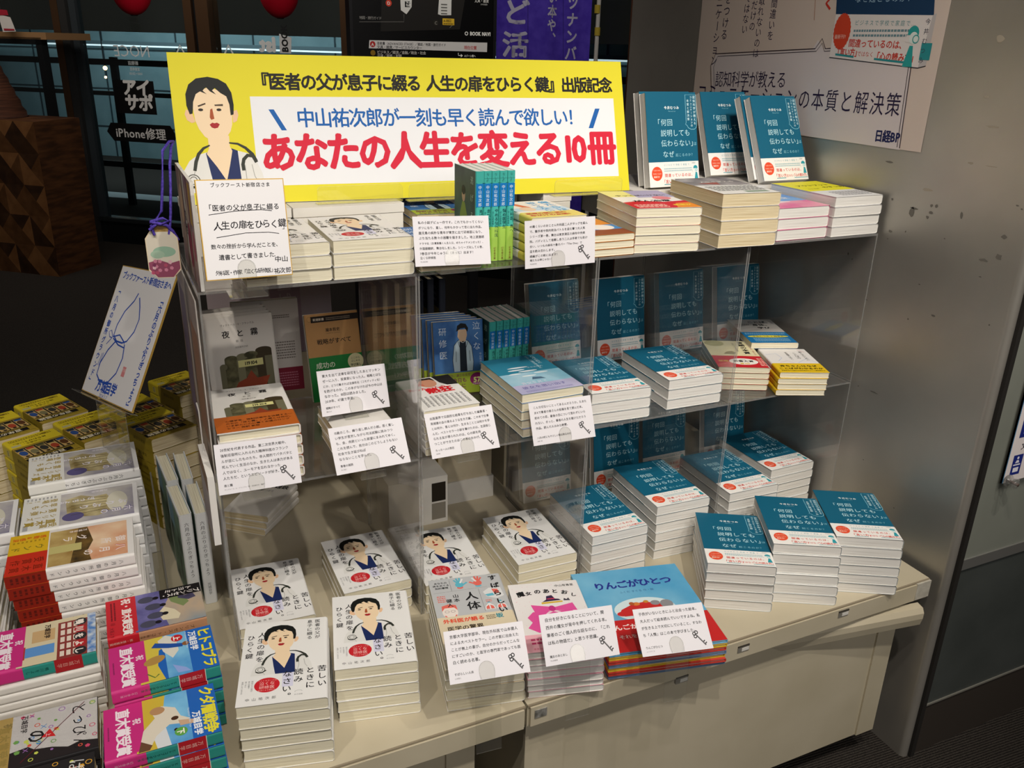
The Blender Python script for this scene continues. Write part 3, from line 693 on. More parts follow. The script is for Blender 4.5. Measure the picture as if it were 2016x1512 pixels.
bf = Art(); bf.e(62, 36, 31, 20, '#EDEBE4', 1); bf.t('新書大賞', 62, 34, 11, '#2A2422', 2, .03, al='c'); bf.t('2024', 62, 46, 6, '#2A2422', 2, al='c'); bf.t('第1位', 62, 20, 9, '#E2C24A', 2, .04, al='c'); bf.t('話題', 8, 34, 11, '#E2C24A', 2, .02); bf.smear(94, 10, 106, 60, '#F0C8B8', 6)
Book('essence', 'cream paperback with red prize band', 109, 174, 12.0, '#E2DAB0', f, 'R', None, CREAM, (72, '#C8232F', bf, None))
f = Art(); f.t('ことば、', 40, 146, 15, BK, b=.03); f.t('身体、', 46, 124, 15, BK, b=.03); f.t('学び', 52, 102, 15, BK, b=.03); f.smear(6, 128, 40, 138, '#77736E', 2)
bf = Art(); bf.smear(6, 58, 100, 70, '#8DC0DE', 2); bf.e(54, 44, 48, 8, '#E7D84A', 1); bf.t('今井むつみ × 為末大', 54, 41, 8, '#3A3A20', 2, .02, al='c'); bf.smear(14, 8, 96, 32, '#8DC0DE', 4)
Book('body_words', 'grey paperback with blue band', 109, 174, 13.6, '#C4C1BC', f, 'R', None, CREAM, (76, '#1E74AE', bf, None))
f = Art(); f.t('親と子のための', 88, 132, 8, '#4A4644', v=True); f.t('ことばの', 72, 126, 10, '#3A3634', v=True); f.t('不思議のはなし', 54, 128, 7, '#3A3634', v=True)
f.ln([(4, 110), (30, 118), (34, 90), (20, 70)], .8, '#9AB0D8'); f.ln([(60, 60), (90, 90), (100, 60)], .8, '#8FB4DE'); f.ln([(86, 144), (98, 128)], 1, '#D87E8C'); f.ln([(20, 60), (40, 72), (50, 58)], .8, '#D8A0B0')
bf = Art(); bf.t('赤ちゃんはなぜ', 12, 35, 11, '#2A260E', b=.03, pitch=11.5); bf.t('ことばがわかるのか', 5, 20, 11, '#2A260E', b=.03, sx=.95, pitch=10.6); bf.t('言語習得の仕組みを研究者がやさしく解き明かす', 6, 10, 4.6, '#2A260E', b=.01, sx=.95, pitch=4.3); bs = Art(); bs.r(0, 0, 11, 3, '#C9A018')
Book('baby', 'white pocket book with yellow band', 105, 150, 11.6, '#E8E6E4', f, 'L', None, CREAM, (56, '#E3BE22', bf, bs), 'pocket_book')
f = Art(); f.t('俺たちは', 88, 140, 22, '#5FA9D6', v=True, b=.03, pitch=24); f.t('神じゃない', 62, 138, 18, '#5FA9D6', v=True, b=.03, pitch=19); f.p([(14, 140), (28, 140), (44, 90), (30, 90)], '#D9713A', 1); f.r(0, 60, 105, 88, '#BFD3DE', 1); f.e(30, 76, 14, 18, '#E2C5A6', 2)
bf = Art(); bf.t('医療の闇に挑む', 6, 30, 11, '#C43A2A', b=.03); bf.t('命がけの友情！', 6, 14, 12, '#C43A2A', b=.03)
Book('gods', 'cream pocket book with yellow band', 105, 150, 15.0, '#E7E3D8', f, 'L', None, CREAM, (48, '#DCCB5E', bf, None), 'pocket_book')
f = Art(); f.r(0, 70, 105, 150, '#D58A34'); f.r(0, 40, 105, 80, '#4F92D0'); f.r(0, 0, 105, 40, '#8A4A2C'); f.e(70, 60, 26, 22, '#E6E0D8', 2); f.t('神じゃない２', 20, 110, 12, '#F0E2C4', b=.02); f.t('麻布中央病院', 12, 62, 9, '#CDE2F0', b=.02); f.e(36, 56, 14, 14, '#D8B08C', 2)
Book('gods_two', 'orange and blue pocket book', 105, 150, 12.4, '#D58A34', f, 'R', None, CREAM, None, 'pocket_book')
f = Art(); f.r(0, 120, 60, 188, '#E4DF8A'); f.r(52, 110, 128, 188, '#A9A4C2'); f.p([(0, 0), (128, 0), (128, 70), (80, 60), (40, 76), (0, 62)], '#C7232C', 1); f.p([(80, 0), (128, 0), (128, 50), (96, 44)], '#E08A2C', 2)
f.t('やってはいけない', 14, 128, 13, '#23201F', b=.03); f.t('がん治療', 24, 66, 19, '#26211E', b=.03); f.e(96, 102, 18, 18, '#D9828A', 2); f.t('医者が', 84, 22, 12, '#F0E04A', b=.03); f.smear(10, 8, 70, 40, '#F0D8C8', 3)
Book('cancer', 'red and yellow paperback', 128, 188, 15.6, '#E9E6E0', f, 'R', None, CREAM)
f = Art(); f.p([(10, 188), (128, 188), (128, 90), (0, 100), (0, 170)], noisy('grey_print', '#6A6466', '#A8A2A2', 30), 1); f.p([(20, 120), (70, 130), (60, 100)], '#9E5A50', 2); f.r(60, 10, 110, 26, '#8B9A88', 1); f.smear(10, 30, 118, 84, '#5A5A58', 5); f.t('人生を変える', 34, 130, 13, '#E8E4DE', b=.03)
Book('thick', 'thick white paperback with grey printed cover', 128, 188, 24.5, '#E2E0DC', f, 'R', None, TANP)
f = Art(); f.r(0, 60, 128, 188, noisy('sunset_blue', '#5E8CD2', '#86B4E2', 10)); f.r(0, 0, 128, 66, noisy('sunset_pink', '#D9689C', '#E9A8B8', 12)); f.e(40, 60, 40, 8, '#F0D7DC', 2); f.t('未来', 70, 90, 18, '#F0F0F4', b=.02)
sp = Art(); sp.r(0, 80, 20, 188, '#6F94D6'); sp.r(0, 0, 20, 80, '#DE7AA6')
Book('sunset', 'pink and blue paperback', 128, 188, 20.6, '#DE7AA6', f, 'R', sp, WHITEP)
f = Art(); f.r(0, 74, 128, 188, '#E6E033'); f.t('アウトプット', 24, 132, 15, '#1C1B12', b=.02, jit=.03); f.t('のすゝめ', 70, 104, 15, '#1C1B12', b=.02, jit=.03); f.t('中谷 彰宏', 20, 96, 7, '#4A4A1A'); f.smear(34, 14, 118, 60, '#8A8A90', 5)
Book('yellow', 'white paperback with yellow upper cover', 128, 188, 19.4, '#E5E5E6', f, 'R', None, WHITEP)

# ---- 8. the three titles at the table's edge
f = Art(); RE, CY = '#DE6A5E', '#5FB2C6'
f.t('すばらしい', 112, 184, 16, BK, v=True, b=.035, pitch=23); f.t('人体', 66, 142, 24, BK, v=True, b=.02, pitch=27); f.t('山本', 40, 140, 10.5, BK, v=True, b=.02, pitch=12); f.t('健人', 27, 128, 10.5, BK, v=True, b=.02, pitch=12)
for i, s_ in enumerate(('あなたの', '体をめぐる', '知的冒険')): f.t(s_, 20, 174 - i * 7.5, 5.8, BK, al='c', b=.02)
f.ln([(36, 182), (36, 150)], .4, BK); f.ln([(4, 148), (98, 152)], .3, '#5A5A5C'); f.ln([(82, 148), (82, 84)], .4, BK)
def hand(cx, cy, c, c2, sgn):
    f.e(cx, cy, 7.5, 8, c, 2, 20); f.e(cx, cy - 8, 5.5, 4, c2, 1, 16)
    for k, (a, ln_) in enumerate(((-26, 13), (-9, 16), (7, 16.5), (22, 14))):
        a *= sgn; x1, y1 = cx + math.sin(R(a)) * (6 + ln_), cy + math.cos(R(a)) * (6 + ln_) * .9
        f.ln([(cx + math.sin(R(a)) * 5, cy + math.cos(R(a)) * 5), (x1, y1)], 3.2, c if k != 3 else '#DDE0E0', 2)
    f.ln([(cx + 5 * sgn, cy - 2), (cx + 14 * sgn, cy + 5)], 3.6, c, 2)
hand(52, 166, CY, RE, 1); hand(84, 166, RE, CY, -1)
f.p([(88, 138), (100, 148), (120, 146), (122, 122), (108, 116), (92, 124)], '#D8D9D9', 1); f.p([(104, 144), (114, 142), (116, 130), (106, 132)], RE, 2); f.p([(90, 130), (104, 132), (106, 125), (94, 124)], CY, 2)
for cx in (92, 112):
    f.p([(cx - 9, 88), (cx - 7, 98), (cx, 106), (cx + 7, 98), (cx + 9, 88)], '#E0E2E2', 1); f.p([(cx - 7, 89), (cx - 6, 96), (cx - 1, 100), (cx - 1, 89)], RE, 2); f.p([(cx + 7, 89), (cx + 6, 96), (cx + 1, 100), (cx + 1, 89)], RE, 2); f.r(cx - 2, 106, cx + 2, 110, CY, 2)
f.e(24, 92, 13, 17, '#E6DAD2', 1); f.p([(11, 96), (12, 110), (24, 114), (36, 110), (37, 96), (32, 104), (16, 104)], RE, 2); f.ring(24, 88, 10, 12, 2.4, RE, 3, 24, 200, 340); f.ring(19, 94, 3.5, 3, .5, BK, 3, 12); f.ring(29, 94, 3.5, 3, .5, BK, 3, 12)
f.smear(8, 120, 22, 140, RE, 4); f.smear(88, 108, 98, 116, RE, 2)
bf = Art(); bf.t('外科医が語る', 8, 64, 11.5, '#DE4A2E', b=.03); bf.t('坂', 96, 64, 13, '#2E8A9A', b=.03); bf.smear(80, 62, 95, 74, '#6A5A3A', 3)
bf.lines(('医学の驚異', '人体と健康の', '新常識'), 12, 44, 12, '#3A3024', 16, b=.02)
Book('anatomy', 'grey paperback with coloured anatomy drawings', 128, 188, 19.0, '#B9BBBD', f, 'R', None, CREAM, (80, '#D9CBAE', bf, None))
f = Art(); PK = '#E2559E'
for i in range(70): f.e(random.uniform(3, 125), random.uniform(60, 184), random.uniform(.5, 1.1), random.uniform(.4, .9), '#E6B6C4', 1, 8)
f.t('中山有香里', 118, 172, 7, BK, al='r', b=.01)
for i, ch in enumerate('魔女のあとおし'): f.t(ch, 12 + i * 15.5, 150 + [0, 3, 6, 6, 5, 0, -8][i], [15, 11, 13, 13, 12, 13, 11][i], BK, b=.04, rot=[14, 8, 4, 0, -4, -10, -16][i])
f.p([(52, 130), (86, 132), (82, 136), (76, 137), (72, 148), (62, 146), (60, 136)], '#3A2A4A', 3); f.r(62, 136, 75, 139, '#C43A5A', 4); f.p([(50, 124), (88, 126), (88, 130), (50, 129)], '#D8B23A', 2); f.p([(90, 130), (92, 137), (96, 133), (100, 137), (102, 129)], '#4A4450', 2)
f.p([(30, 124), (60, 116), (66, 112), (104, 122), (108, 100), (70, 104), (60, 104), (34, 98)], PK, 3); f.e(65, 110, 6, 8, '#C83A86', 4)
f.p([(30, 104), (18, 90), (24, 76), (14, 62), (30, 48), (98, 48), (112, 60), (104, 76), (112, 90), (98, 102)], PK, 2); f.e(66, 84, 18, 20, '#F0D2DC', 3); f.p([(50, 92), (66, 102), (82, 92), (76, 88), (58, 88)], PK, 4); f.e(60, 82, 1.4, 1.6, '#4A2A3A', 4, 10); f.e(72, 82, 1.4, 1.6, '#4A2A3A', 4, 10)
bf = Art(); bf.t('本体1650円＋税', 12, 6, 5, '#C43A6A'); bf.smear(12, 18, 112, 36, '#C43A6A', 2)
Book('witch', 'white speckled paperback with pink bow', 128, 188, 12.0, '#E7E3E2', f, 'R', None, WHITEP, (44, '#E9AEBB', bf, None))
f = Art()
f.t('りんごがひとつ', 107, 178, 24, '#28348E', al='c', b=.035, pitch=22); f.t('ふくだ すぐる 作・絵', 107, 160, 7, '#3A6A9E', al='c')
f.e(104, 108, 58, 34, '#D4E6EA', 1, 40); f.p([(52, 100), (60, 112), (84, 124), (108, 128), (130, 122), (150, 110), (158, 98), (150, 92), (60, 92)], '#CC2F2E', 3); f.e(60, 100, 12, 7, '#CC2F2E', 3); f.e(92, 124, 7, 5, '#D87E3A', 4); f.e(128, 122, 9, 7, '#8F8D92', 4); f.e(148, 116, 12, 12, '#8F8D92', 4); f.e(84, 126, 5, 5, '#B0582E', 5); f.e(112, 128, 5, 4, '#C98A3A', 4)
bf = Art(); bf.t('りんごがひとつ', 14, 58, 15, '#F2E2DE', b=.03); bf.t('ダイスキ！', 208, 46, 22, '#F4ECE8', b=.05, al='r', sx=.9); bf.t('それをもってにげる', 30, 34, 11, '#EBC7C0', b=.02); bf.t('おさるさん', 60, 20, 11, '#EBC7C0', b=.02); bf.e(176, 70, 14, 9, '#E08A80', 1); bf.e(190, 74, 9, 10, '#E08A80', 1)
AP = noisy('watercolour_sky', '#4C9CC8', '#7CBBDA', 7, .4)
for k, (c2, nm) in enumerate(((AP, 'a'), ('#D9B83A', 'b'), ('#C8443A', 'c'), ('#6E86A8', 'd'))):
    Book('apple' + nm, 'square blue picture book', 214, 236, 7.2, c2, f if not k else None, 'R', None, WHITEP, (84, '#C52A2A', bf, None) if not k else None, 'picture_book', True, 'square picture books at the table edge')

# ---- 9. books on the left part of the table
YL = '#DCC630'
def golden_row(a, w_):
    xs = [4, 25, 45, 66, 86]
    for i, x in enumerate(xs):
        a.r(x, 60, x + 17, 108, '#C9A868', 2); a.e(x + 8.5, 84 + (i % 2) * 5, 7.5, 13, ['#5A3A22', '#A8452E', '#3A3A36', '#7A7452', '#34508A'][i], 3, 16); a.e(x + 8, 103, 4, 4, '#2A2018', 4, 10); a.r(x + 1, 60, x + 16, 70, ['#34508A', '#26241E', '#5A5A3A', '#A8452E', '#26364E'][i], 3)
    a.ln([(8 + i * 2.2, 100 + (i % 2) * 1.6) for i in range(44)], .8, '#2A2214', 2)
f = Art(); f.r(.5, 48, 104, 149.5, noisy('gilt_pattern', '#8A6A2A', '#C9A64E', 120), 0); f.r(2, 56, 103, 112, '#3A3426', 1); golden_row(f, 105); f.ln([(3 + i * 2.2, 113 + (i % 2) * 1.8) for i in range(45)], .9, '#241C10', 2); f.r(14, 117, 104, 134, '#1E1A18', 2); f.t('百年の孤独', 28, 119.5, 14, '#E6DCC0', b=.03, pitch=14.4); f.ln([(3 + i * 2.2, 137 + (i % 2) * 1.8) for i in range(45)], .9, '#241C10', 2)
bf = Art(); bf.t('この本を、', 40, 36, 8, '#4A3C0E', b=.02); bf.t('待ちわびていた。', 26, 24, 9, '#4A3C0E', b=.02); bf.smear(10, 6, 96, 18, '#6E5C1A', 2); bf.r(82, 34, 100, 44, '#B9B58A', 1); bf.e(24, 12, 6, 5, '#8F7A22', 2)
sp = Art(); sp.r(0, 50, 30, 150, '#A38E2C'); sp.t('百年の孤独', 15, 120, 9, '#3A300E', v=True)
bs = Art(); bs.r(8, 22, 22, 34, '#E0D890'); bs.smear(9, 23, 21, 33, '#6A5A1A', 2)
Book('gold', 'yellow pocket novel with dark picture band', 105, 150, 29.6, '#A38E2C', f, 'R', sp, TANP, (48, YL, bf, bs), 'pocket_book')
f = Art(); PV = noisy('violet_paint', '#6E6A94', '#D2CDC2', 9); f.r(5, 60, 126, 186, PV, 1); f.p([(30, 70), (20, 96), (34, 118), (30, 140), (60, 150), (96, 146), (112, 126), (104, 92), (90, 74)], noisy('violet_tower', '#8A7848', '#CFC296', 26), 2)
f.e(66, 158, 40, 18, '#D7D3C2', 2); f.e(100, 84, 16, 18, '#5F5886', 2)
for i in range(6): f.ln([(34 + i * 12, 80), (40 + i * 10, 140)], 1.2, '#4A3E24', 3)
f.t('六月の', 100, 184, 16, '#E6E2EA', 4, .03, v=True, pitch=20); f.t('ぶりぶり', 70, 176, 17, '#E6E2EA', 4, .03, v=True, pitch=22); f.t('ぎっちょう', 40, 120, 13, '#E6E2EA', 4, .03, v=True, pitch=13); f.t('万城目学', 14, 142, 7, '#E6E2EA', 4, .02, v=True)
f.t('六月の', 99, 184.6, 16, '#5A4E86', 3, .06, v=True, pitch=20)
bf = Art(); GD = '#A8913E'; bf.t('直木賞', 104, 56, 17, GD, v=True, b=.03, pitch=17); bf.t('受賞', 118, 58, 14, GD, v=True, b=.02); bf.t('シリーズ', 84, 57, 12, GD, v=True, b=.02, pitch=12.5); bf.t('第２弾', 64, 57, 15, GD, v=True, b=.02, pitch=15); bf.t('早くも', 42, 57, 14, GD, v=True, b=.02); bf.t('登場!!', 24, 57, 13, GD, v=True, b=.02); bf.r(106, 4, 126, 12, '#AFAFB0', 1); bf.smear(6, 4, 14, 56, '#9A9A9C', 8)
sp = Art(); sp.t('六月のぶりぶりぎっちょう', 11, 164, 8.6, '#3A3A3C', v=True, pitch=9.4); sp.t('万城目学', 11, 44, 6, '#3A3A3C', v=True)
Book('june', 'white hardcover with violet painted picture', 131, 194, 21.5, '#E9E8E8', f, 'R', sp, CREAM, (62, '#E4E3DE', bf, None), 'hardcover_book', True)
sp = Art(); sp.t('六月のぶりぶりぎっちょう', 11, 178, 8.8, '#46464A', v=True, pitch=9.8); sp.t('万城目学', 11, 46, 6.4, '#46464A', v=True)
f = Art(); f.r(8, 8, 123, 186, noisy('forest_print', '#26332E', '#7E9C86', 18), 1); f.r(8, 130, 60, 186, '#7FA3B6', 2)
Book('june_spine', 'white spined hardcover with blue endpapers', 131, 194, 22.5, '#D3D5D6', f, 'R', sp, CREAM, None, 'hardcover_book', True)
f = Art(); f.r(8, 62, 124, 184, noisy('autumn_sky', '#C96A38', '#EFD2B0', 8), 1); f.p([(8, 62), (124, 62), (124, 104), (80, 98), (8, 112)], noisy('autumn_field', '#9C7A42', '#C9B072', 20), 2); f.p([(8, 106), (124, 96), (124, 128), (90, 122), (60, 130), (8, 120)], noisy('autumn_trees', '#3A3020', '#7A5E30', 40), 2)
f.r(60, 62, 84, 112, '#C6BC7A', 3); f.t('八月の', 98, 182, 18, '#F2E6E0', 4, .02, v=True, pitch=25); f.t('御所', 70, 182, 18, '#F2E6E0', 4, .02, v=True, pitch=23); f.t('グラ', 42, 120, 17, '#F2E6E0', 4, .02, v=True, pitch=22); f.t('万城目学', 18, 120, 7, '#F2E6E0', 4, .02, v=True); f.t('八', 97, 182, 18, '#C43A34', 3, .05, v=True)
bf = Art(); bf.r(66, 0, 131, 60, '#C93422', 1); bf.t('直木賞', 114, 56, 16, '#7A2412', 2, .01, v=True, pitch=17.5); bf.t('受賞作', 92, 56, 16, '#7A2412', 2, .01, v=True, pitch=17.5); bf.t('ウンド', 48, 54, 15, '#8A7A2A', 2, .02, v=True, pitch=18); bf.t('感動&感涙', 16, 56, 10, '#D65A22', 2, .02, v=True, pitch=10.5); bf.smear(24, 4, 30, 56, '#B08A22', 8)
bs = Art(); bs.r(0, 0, 21.5, 60, '#8A2214'); bs.smear(5, 6, 16, 54, '#5E1A12', 6)
sp = Art(); sp.t('八月の御所グラウンド', 11, 176, 7.6, '#4A4A4C', v=True, pitch=11.6)
Book('august', 'white hardcover with orange picture, yellow and red band', 131, 194, 21.5, '#E6E3E0', f, 'R', sp, CREAM, (60, '#E0B62A', bf, bs), 'hardcover_book', True, 'white hardcovers with yellow and red band')
f = Art(); f.r(0, 42, 105, 150, noisy('violet_wall', '#5A578E', '#7C78B0', 30), 1); f.r(0, 98, 50, 118, '#9C8FC8', 2); f.p([(0, 92), (30, 96), (60, 84), (105, 92), (105, 150), (0, 150)], noisy('cloud_paint', '#5C88A0', '#B9A48C', 8), 2); f.p([(0, 92), (40, 100), (60, 118), (50, 128), (24, 120), (0, 110)], '#7A8A5A', 3); f.p([(10, 112), (30, 122), (26, 136), (40, 140), (44, 128), (34, 112)], '#4A4660', 4); f.p([(50, 88), (64, 104), (80, 112), (92, 108), (88, 84), (66, 78)], '#D8CDB0', 3)
for x, y in ((20, 62), (44, 72), (70, 74), (90, 62)): f.e(x, y, 9, 13, ['#4A4A5E', '#5A5674'][int(x) % 2], 3, 20); f.e(x, y + 15, 4.5, 5, '#1E1A20', 4, 14)
f.r(0, 84, 28, 150, '#1A1718', 5); f.t('プリンセス・', 20, 148, 11, '#E6E0DC', 6, .03, v=True, pitch=10.5); f.t('トヨトミ', 8, 136, 11, '#E6E0DC', 6, .03, v=True, pitch=11)
bf = Art()
for i, ch in enumerate('祝・直木賞受賞'): bf.t(ch, 3 + i * 14.6, 25, 16, '#F0E6E2', b=.03)
bf.smear(8, 6, 60, 16, '#6E1620', 2); bf.t('18', 64, 6, 10, '#8A1A22', b=.0); bf.t('大阪より', 78, 5, 7, '#6E1620')
bs = Art(); bs.t('祝・直木賞受賞', 12, 36, 5, '#E6C0B8', v=True, pitch=4.9)
sp = Art(); sp.t('プリンセス・トヨトミ', 12, 130, 7, '#6A4A34', v=True, pitch=8.4); sp.t('万城目学', 12, 66, 5, '#6A4A34', v=True)
Book('princess', 'violet pocket novel with red prize band', 105, 150, 25, '#B98A68', f, 'R', sp, TANP, (46, '#C3222E', bf, bs), 'pocket_book')
for k, (part, mark, mc) in enumerate((('ヒトコブラ', '上', '#C3262E'), ('クダ層戦争', '下', '#5FA34A'))):
    f = Art(); f.r(0, 40, 105, 150, '#2463B8', 1); f.r(0, 78, 105, 112, noisy('sky_wash', '#2E7FC8', '#7FC0E6', 12), 2)
    if k == 0:
        f.p([(0, 40), (0, 78), (26, 82), (34, 70), (70, 66), (105, 74), (105, 40)], '#D3BE4A', 3); f.p([(0, 82), (10, 96), (44, 98), (60, 88), (40, 76), (10, 70)], '#D9D7CC', 3); f.p([(24, 60), (34, 84), (38, 104), (30, 106), (24, 88), (14, 66)], '#2450A0', 5); f.e(32, 109, 5, 5, '#8A5A36', 6); f.e(56, 62, 9, 16, '#B08A4A', 5, rot=20); f.p([(76, 86), (90, 104), (100, 110), (98, 92)], '#8FA6E0', 4); f.ln([(84, 50), (96, 60), (90, 66)], 2, '#5F7A3A', 5)
    else:
        f.p([(0, 40), (0, 82), (30, 78), (60, 56), (105, 70), (105, 40)], '#CDB23E', 3); f.p([(60, 78), (105, 84), (105, 66), (70, 60)], '#D6D9DC', 3); f.p([(104, 42), (64, 50), (44, 66), (30, 62), (22, 76), (32, 94), (52, 100), (62, 112), (68, 100), (64, 84), (80, 66), (104, 56)], '#DCD3C2', 5); f.e(54, 92, 4, 5, '#4A3020', 6); f.e(30, 70, 8, 10, '#B58A62', 6); f.p([(60, 96), (66, 118), (74, 120), (72, 98)], '#C9A78A', 6); f.p([(104, 42), (84, 46), (96, 60), (104, 56)], '#6A4A36', 6); f.e(78, 92, 3, 3, '#2A1A12', 7, 10)
    for i, ch in enumerate(part): f.t(ch, 4 + i * (19.5 if k == 0 else 19.5), 130, 21, '#E3D83A', 7, .035)
    f.t('万城目学', 6 if k == 0 else 52, 116, 12, '#E8ECF2', 7, .04); f.t('Humpback Soldier Saga', 4 if k == 0 else 40, 110, 4, '#D6E2F0', 7); f.e(14 if k == 0 else 84, 98, 8.5, 8.5, mc, 8); f.t(mark, 14 if k == 0 else 84, 93.5, 11, '#F2EEE8', 9, .04, al='c')
    bf = Art()
    for i, ch in enumerate('直木賞受賞'): bf.t(ch, 8 + i * 18.4, 17, 20, '#F2E4EC', b=.03)
    bf.t('祝', 34, 38, 12, '#F2E4EC', b=.02); bf.smear(38, 4, 66, 8, '#8A2A5E', 1)
    bs = Art(); bs.t('幻冬舎文庫', 11, 34, 4.6, '#E0A8C4', v=True)
    sp = Art(); sp.r(0, 92, 22.4, 128, '#B0212A'); sp.r(0, 91, 22.4, 92, '#D8D0C8'); sp.r(0, 128, 22.4, 129, '#D8D0C8'); sp.t('万城目学', 11, 124, 7.6, '#E2B0A8', v=True); sp.t('ヒトコブラクダ層戦争', 11, 88, 4.8, '#0E4A46', v=True, b=.02); sp.t(mark, 11, 42.5, 4, '#0E4A46', v=True)
    Book('camel' + str(k), ('blue pocket novel with yellow title, volume with red badge', 'blue pocket novel with yellow title, volume with green badge')[k], 105, 150, 22.4, '#2E8C82', f, 'R', sp, TANP, (51, '#C8327E', bf, bs), 'pocket_book', False, ('blue pocket novels with magenta band, red badge', 'blue pocket novels with magenta band, green badge')[k])
f = Art(); f.r(0, 42, 105, 150, '#D6C9A8', 1); f.r(10, 96, 105, 140, '#8A3A36', 2)
for i in range(4):
    for j in range(5): f.r(14 + j * 18, 100 + i * 9, 27 + j * 18, 106 + i * 9, '#E2D3C4', 3)
f.r(60, 52, 84, 92, '#5F94D0', 3); f.r(56, 48, 88, 52, '#B03A36', 3); f.r(20, 60, 50, 92, '#C9A87A', 3); f.r(0, 138, 105, 150, noisy('blue_flecks', '#4F7FC0', '#D0D8DE', 80), 2)
for i, (ch, c_) in enumerate(zip('鴨川をよし', ('#2A2A2C', '#B02A2E', '#2A2A2C', '#B02A2E', '#2A2A2C'))): f.e(18 + i * 19, 128, 10, 9, c_, 4); f.t(ch, 18 + i * 19, 122, 13, '#EDE3DA', 5, .04, al='c')
f.t('万城目学', 8, 78, 9, '#2A1E1A', 5, .03)
sp = Art(); sp.r(0, 92, 24, 130, '#A8242A'); sp.t('万城目学', 12, 126, 7.6, '#D89A90', v=True); sp.t('鴨川をよし', 12, 84, 6, '#0E4A46', v=True)
Book('river', 'pocket novel with red buildings and magenta band', 105, 150, 24, '#2E8C82', f, 'R', sp, TANP, (50, '#C8327E', bf, None), 'pocket_book', False, 'pocket novels with red buildings')
for k in (0, 1):
    bg = '#DEDAD8' if not k else '#2A2829'; ink = '#221F20' if not k else '#D6D4D2'
    f = Art(); f.t('とっぴん' if not k else 'ぱらりの', 6, 118, 22, ink, 4, .0, pitch=24, jit=.08); f.t('の' if not k else '風太郎', 40, 62, 26, ink, 4, .02, jit=.05)
    if not k: f.p([(105, 30), (105, 150), (90, 150), (84, 128), (90, 112), (82, 92), (78, 70), (70, 62), (74, 40), (84, 30)], '#2A2526', 2); f.ln([(4, 132), (98, 54)], 1.2, '#5A1E2A', 5); f.p([(44, 88), (62, 96), (58, 78)], '#C92A2E', 5); f.t('上', 52, 84, 7, '#F0E6E2', 6); f.t('万城目学', 4, 52, 9, ink, 5, .02, v=False)
    for i in range(34):
        x, y = random.uniform(4, 100), random.uniform(46, 146); c_ = random.choice(('#D65A42', '#C7CF5A', '#4A8AC8', '#D9A23A', '#9A6AB0', '#6FA050', '#C84A6A')); r_ = random.uniform(2.2, 4.2); q_ = random.choice('efx')
        if q_ == 'e': f.ring(x, y, r_, r_, 1.1, c_, 3, 14)
        elif q_ == 'f': f.e(x, y, r_, r_, c_, 3, 5, rot=random.uniform(0, 70))
        else: f.ln([(x - r_, y - r_), (x + r_, y + r_)], 1, c_, 3); f.ln([(x - r_, y + r_), (x + r_, y - r_)], 1, c_, 3)
    bf = Art(); bf.t('祝', 12, 30, 12, '#8A7848', b=.03); bf.smear(10, 8, 96, 24, '#A08A50', 2)
    for i, ch in enumerate('直木賞受賞'): bf.t(ch, 18 + i * 16, 26, 14, '#9A8448', b=.03)
    Book('ninja' + str(k), ('white pocket novel with brush title and gold band', 'black pocket novel with coloured charms and gold band')[k], 105, 150, 26, '#2A2829', f if k else Art().r(0.2, .2, 100, 149, bg, 0).sub(f, lambda x, y: (x, y)), 'R', None, TANP, (40, noisy('gold_foil', '#C9A95E', '#E2C98A', 6, .28, .35), bf, None), 'pocket_book')
# ---- backs and leftovers seen through the acrylic
f = Art(); f.smear(20, 150, 60, 156, '#2A2624', 1)
for i in range(22): f.r(8 + i * 1.6, 146, 8.5 + i * 1.6 + (i % 3) * .35, 160, '#26221F', 1); f.r(8 + i * 1.6, 116, 8.6 + i * 1.6 + (i % 2) * .5, 130, '#26221F', 1)
f.smear(56, 150, 110, 158, '#6A625C', 2); f.smear(14, 66, 116, 104, '#7A726C', 7); f.smear(20, 56, 60, 62, '#B0485A', 1)
bf = Art(); bf.smear(10, 8, 118, 40, '#B0687C', 6); bf.t('TVアニメ化！', 40, 2, 8, '#D8B0B8')
Book('back', 'book showing its barcoded back cover', 128, 188, 17, '#C7C1BC', f, 'L', None, CREAM, (48, '#7E1F34', bf, None))
f = Art(); f.r(4, 4, 124, 120, '#8A7A3A', 1); f.smear(10, 130, 110, 170, '#7A7A86', 3)
Book('dark', 'dark covered hardcover', 128, 188, 16, '#22252E', f, 'R', None, TANP, None, 'hardcover_book', True)
f = Art(); f.t('青春の蹉跌', 14, 122, 16, BK, b=.03); f.t('石川達三', 36, 104, 8, BK)
Book('youth', 'white pocket book with black title', 105, 150, 14.6, '#DEDAD4', f, 'R', None, TANP, None, 'pocket_book')
# ================================================================ acrylic shelf boxes
cols = ['first', 'second', 'third', 'fourth']
for i in range(4):
    for lv in range(2):
        x0 = (i - 1) * BAY; z0 = lv * H1 + (0.0006 if lv else 0); h = (H1 if not lv else H2 - H1) - .0006
        t = thing('acrylic_shelf_box', f"clear acrylic shelf box, {('lower', 'upper')[lv]} row, {['below the signed gold-edged card', 'below the spines of turquoise novels', 'below the thick white paperbacks', 'beside the steel wall'][i]}", 'shelf', (x0, 0, z0), 'clear acrylic shelf boxes')
        m = MB(); m.box((.0008, 0, h - .004), (BAY - .0008, DEP, h), ACR, edge=ACRE); m.obj('top_panel', t)
        for a in (.0008, BAY - .0038):
            m = MB(); m.box((a, 0, 0), (a + .003, DEP, h - .0042), ACR, edge=ACRE); m.obj('side_panel', t)
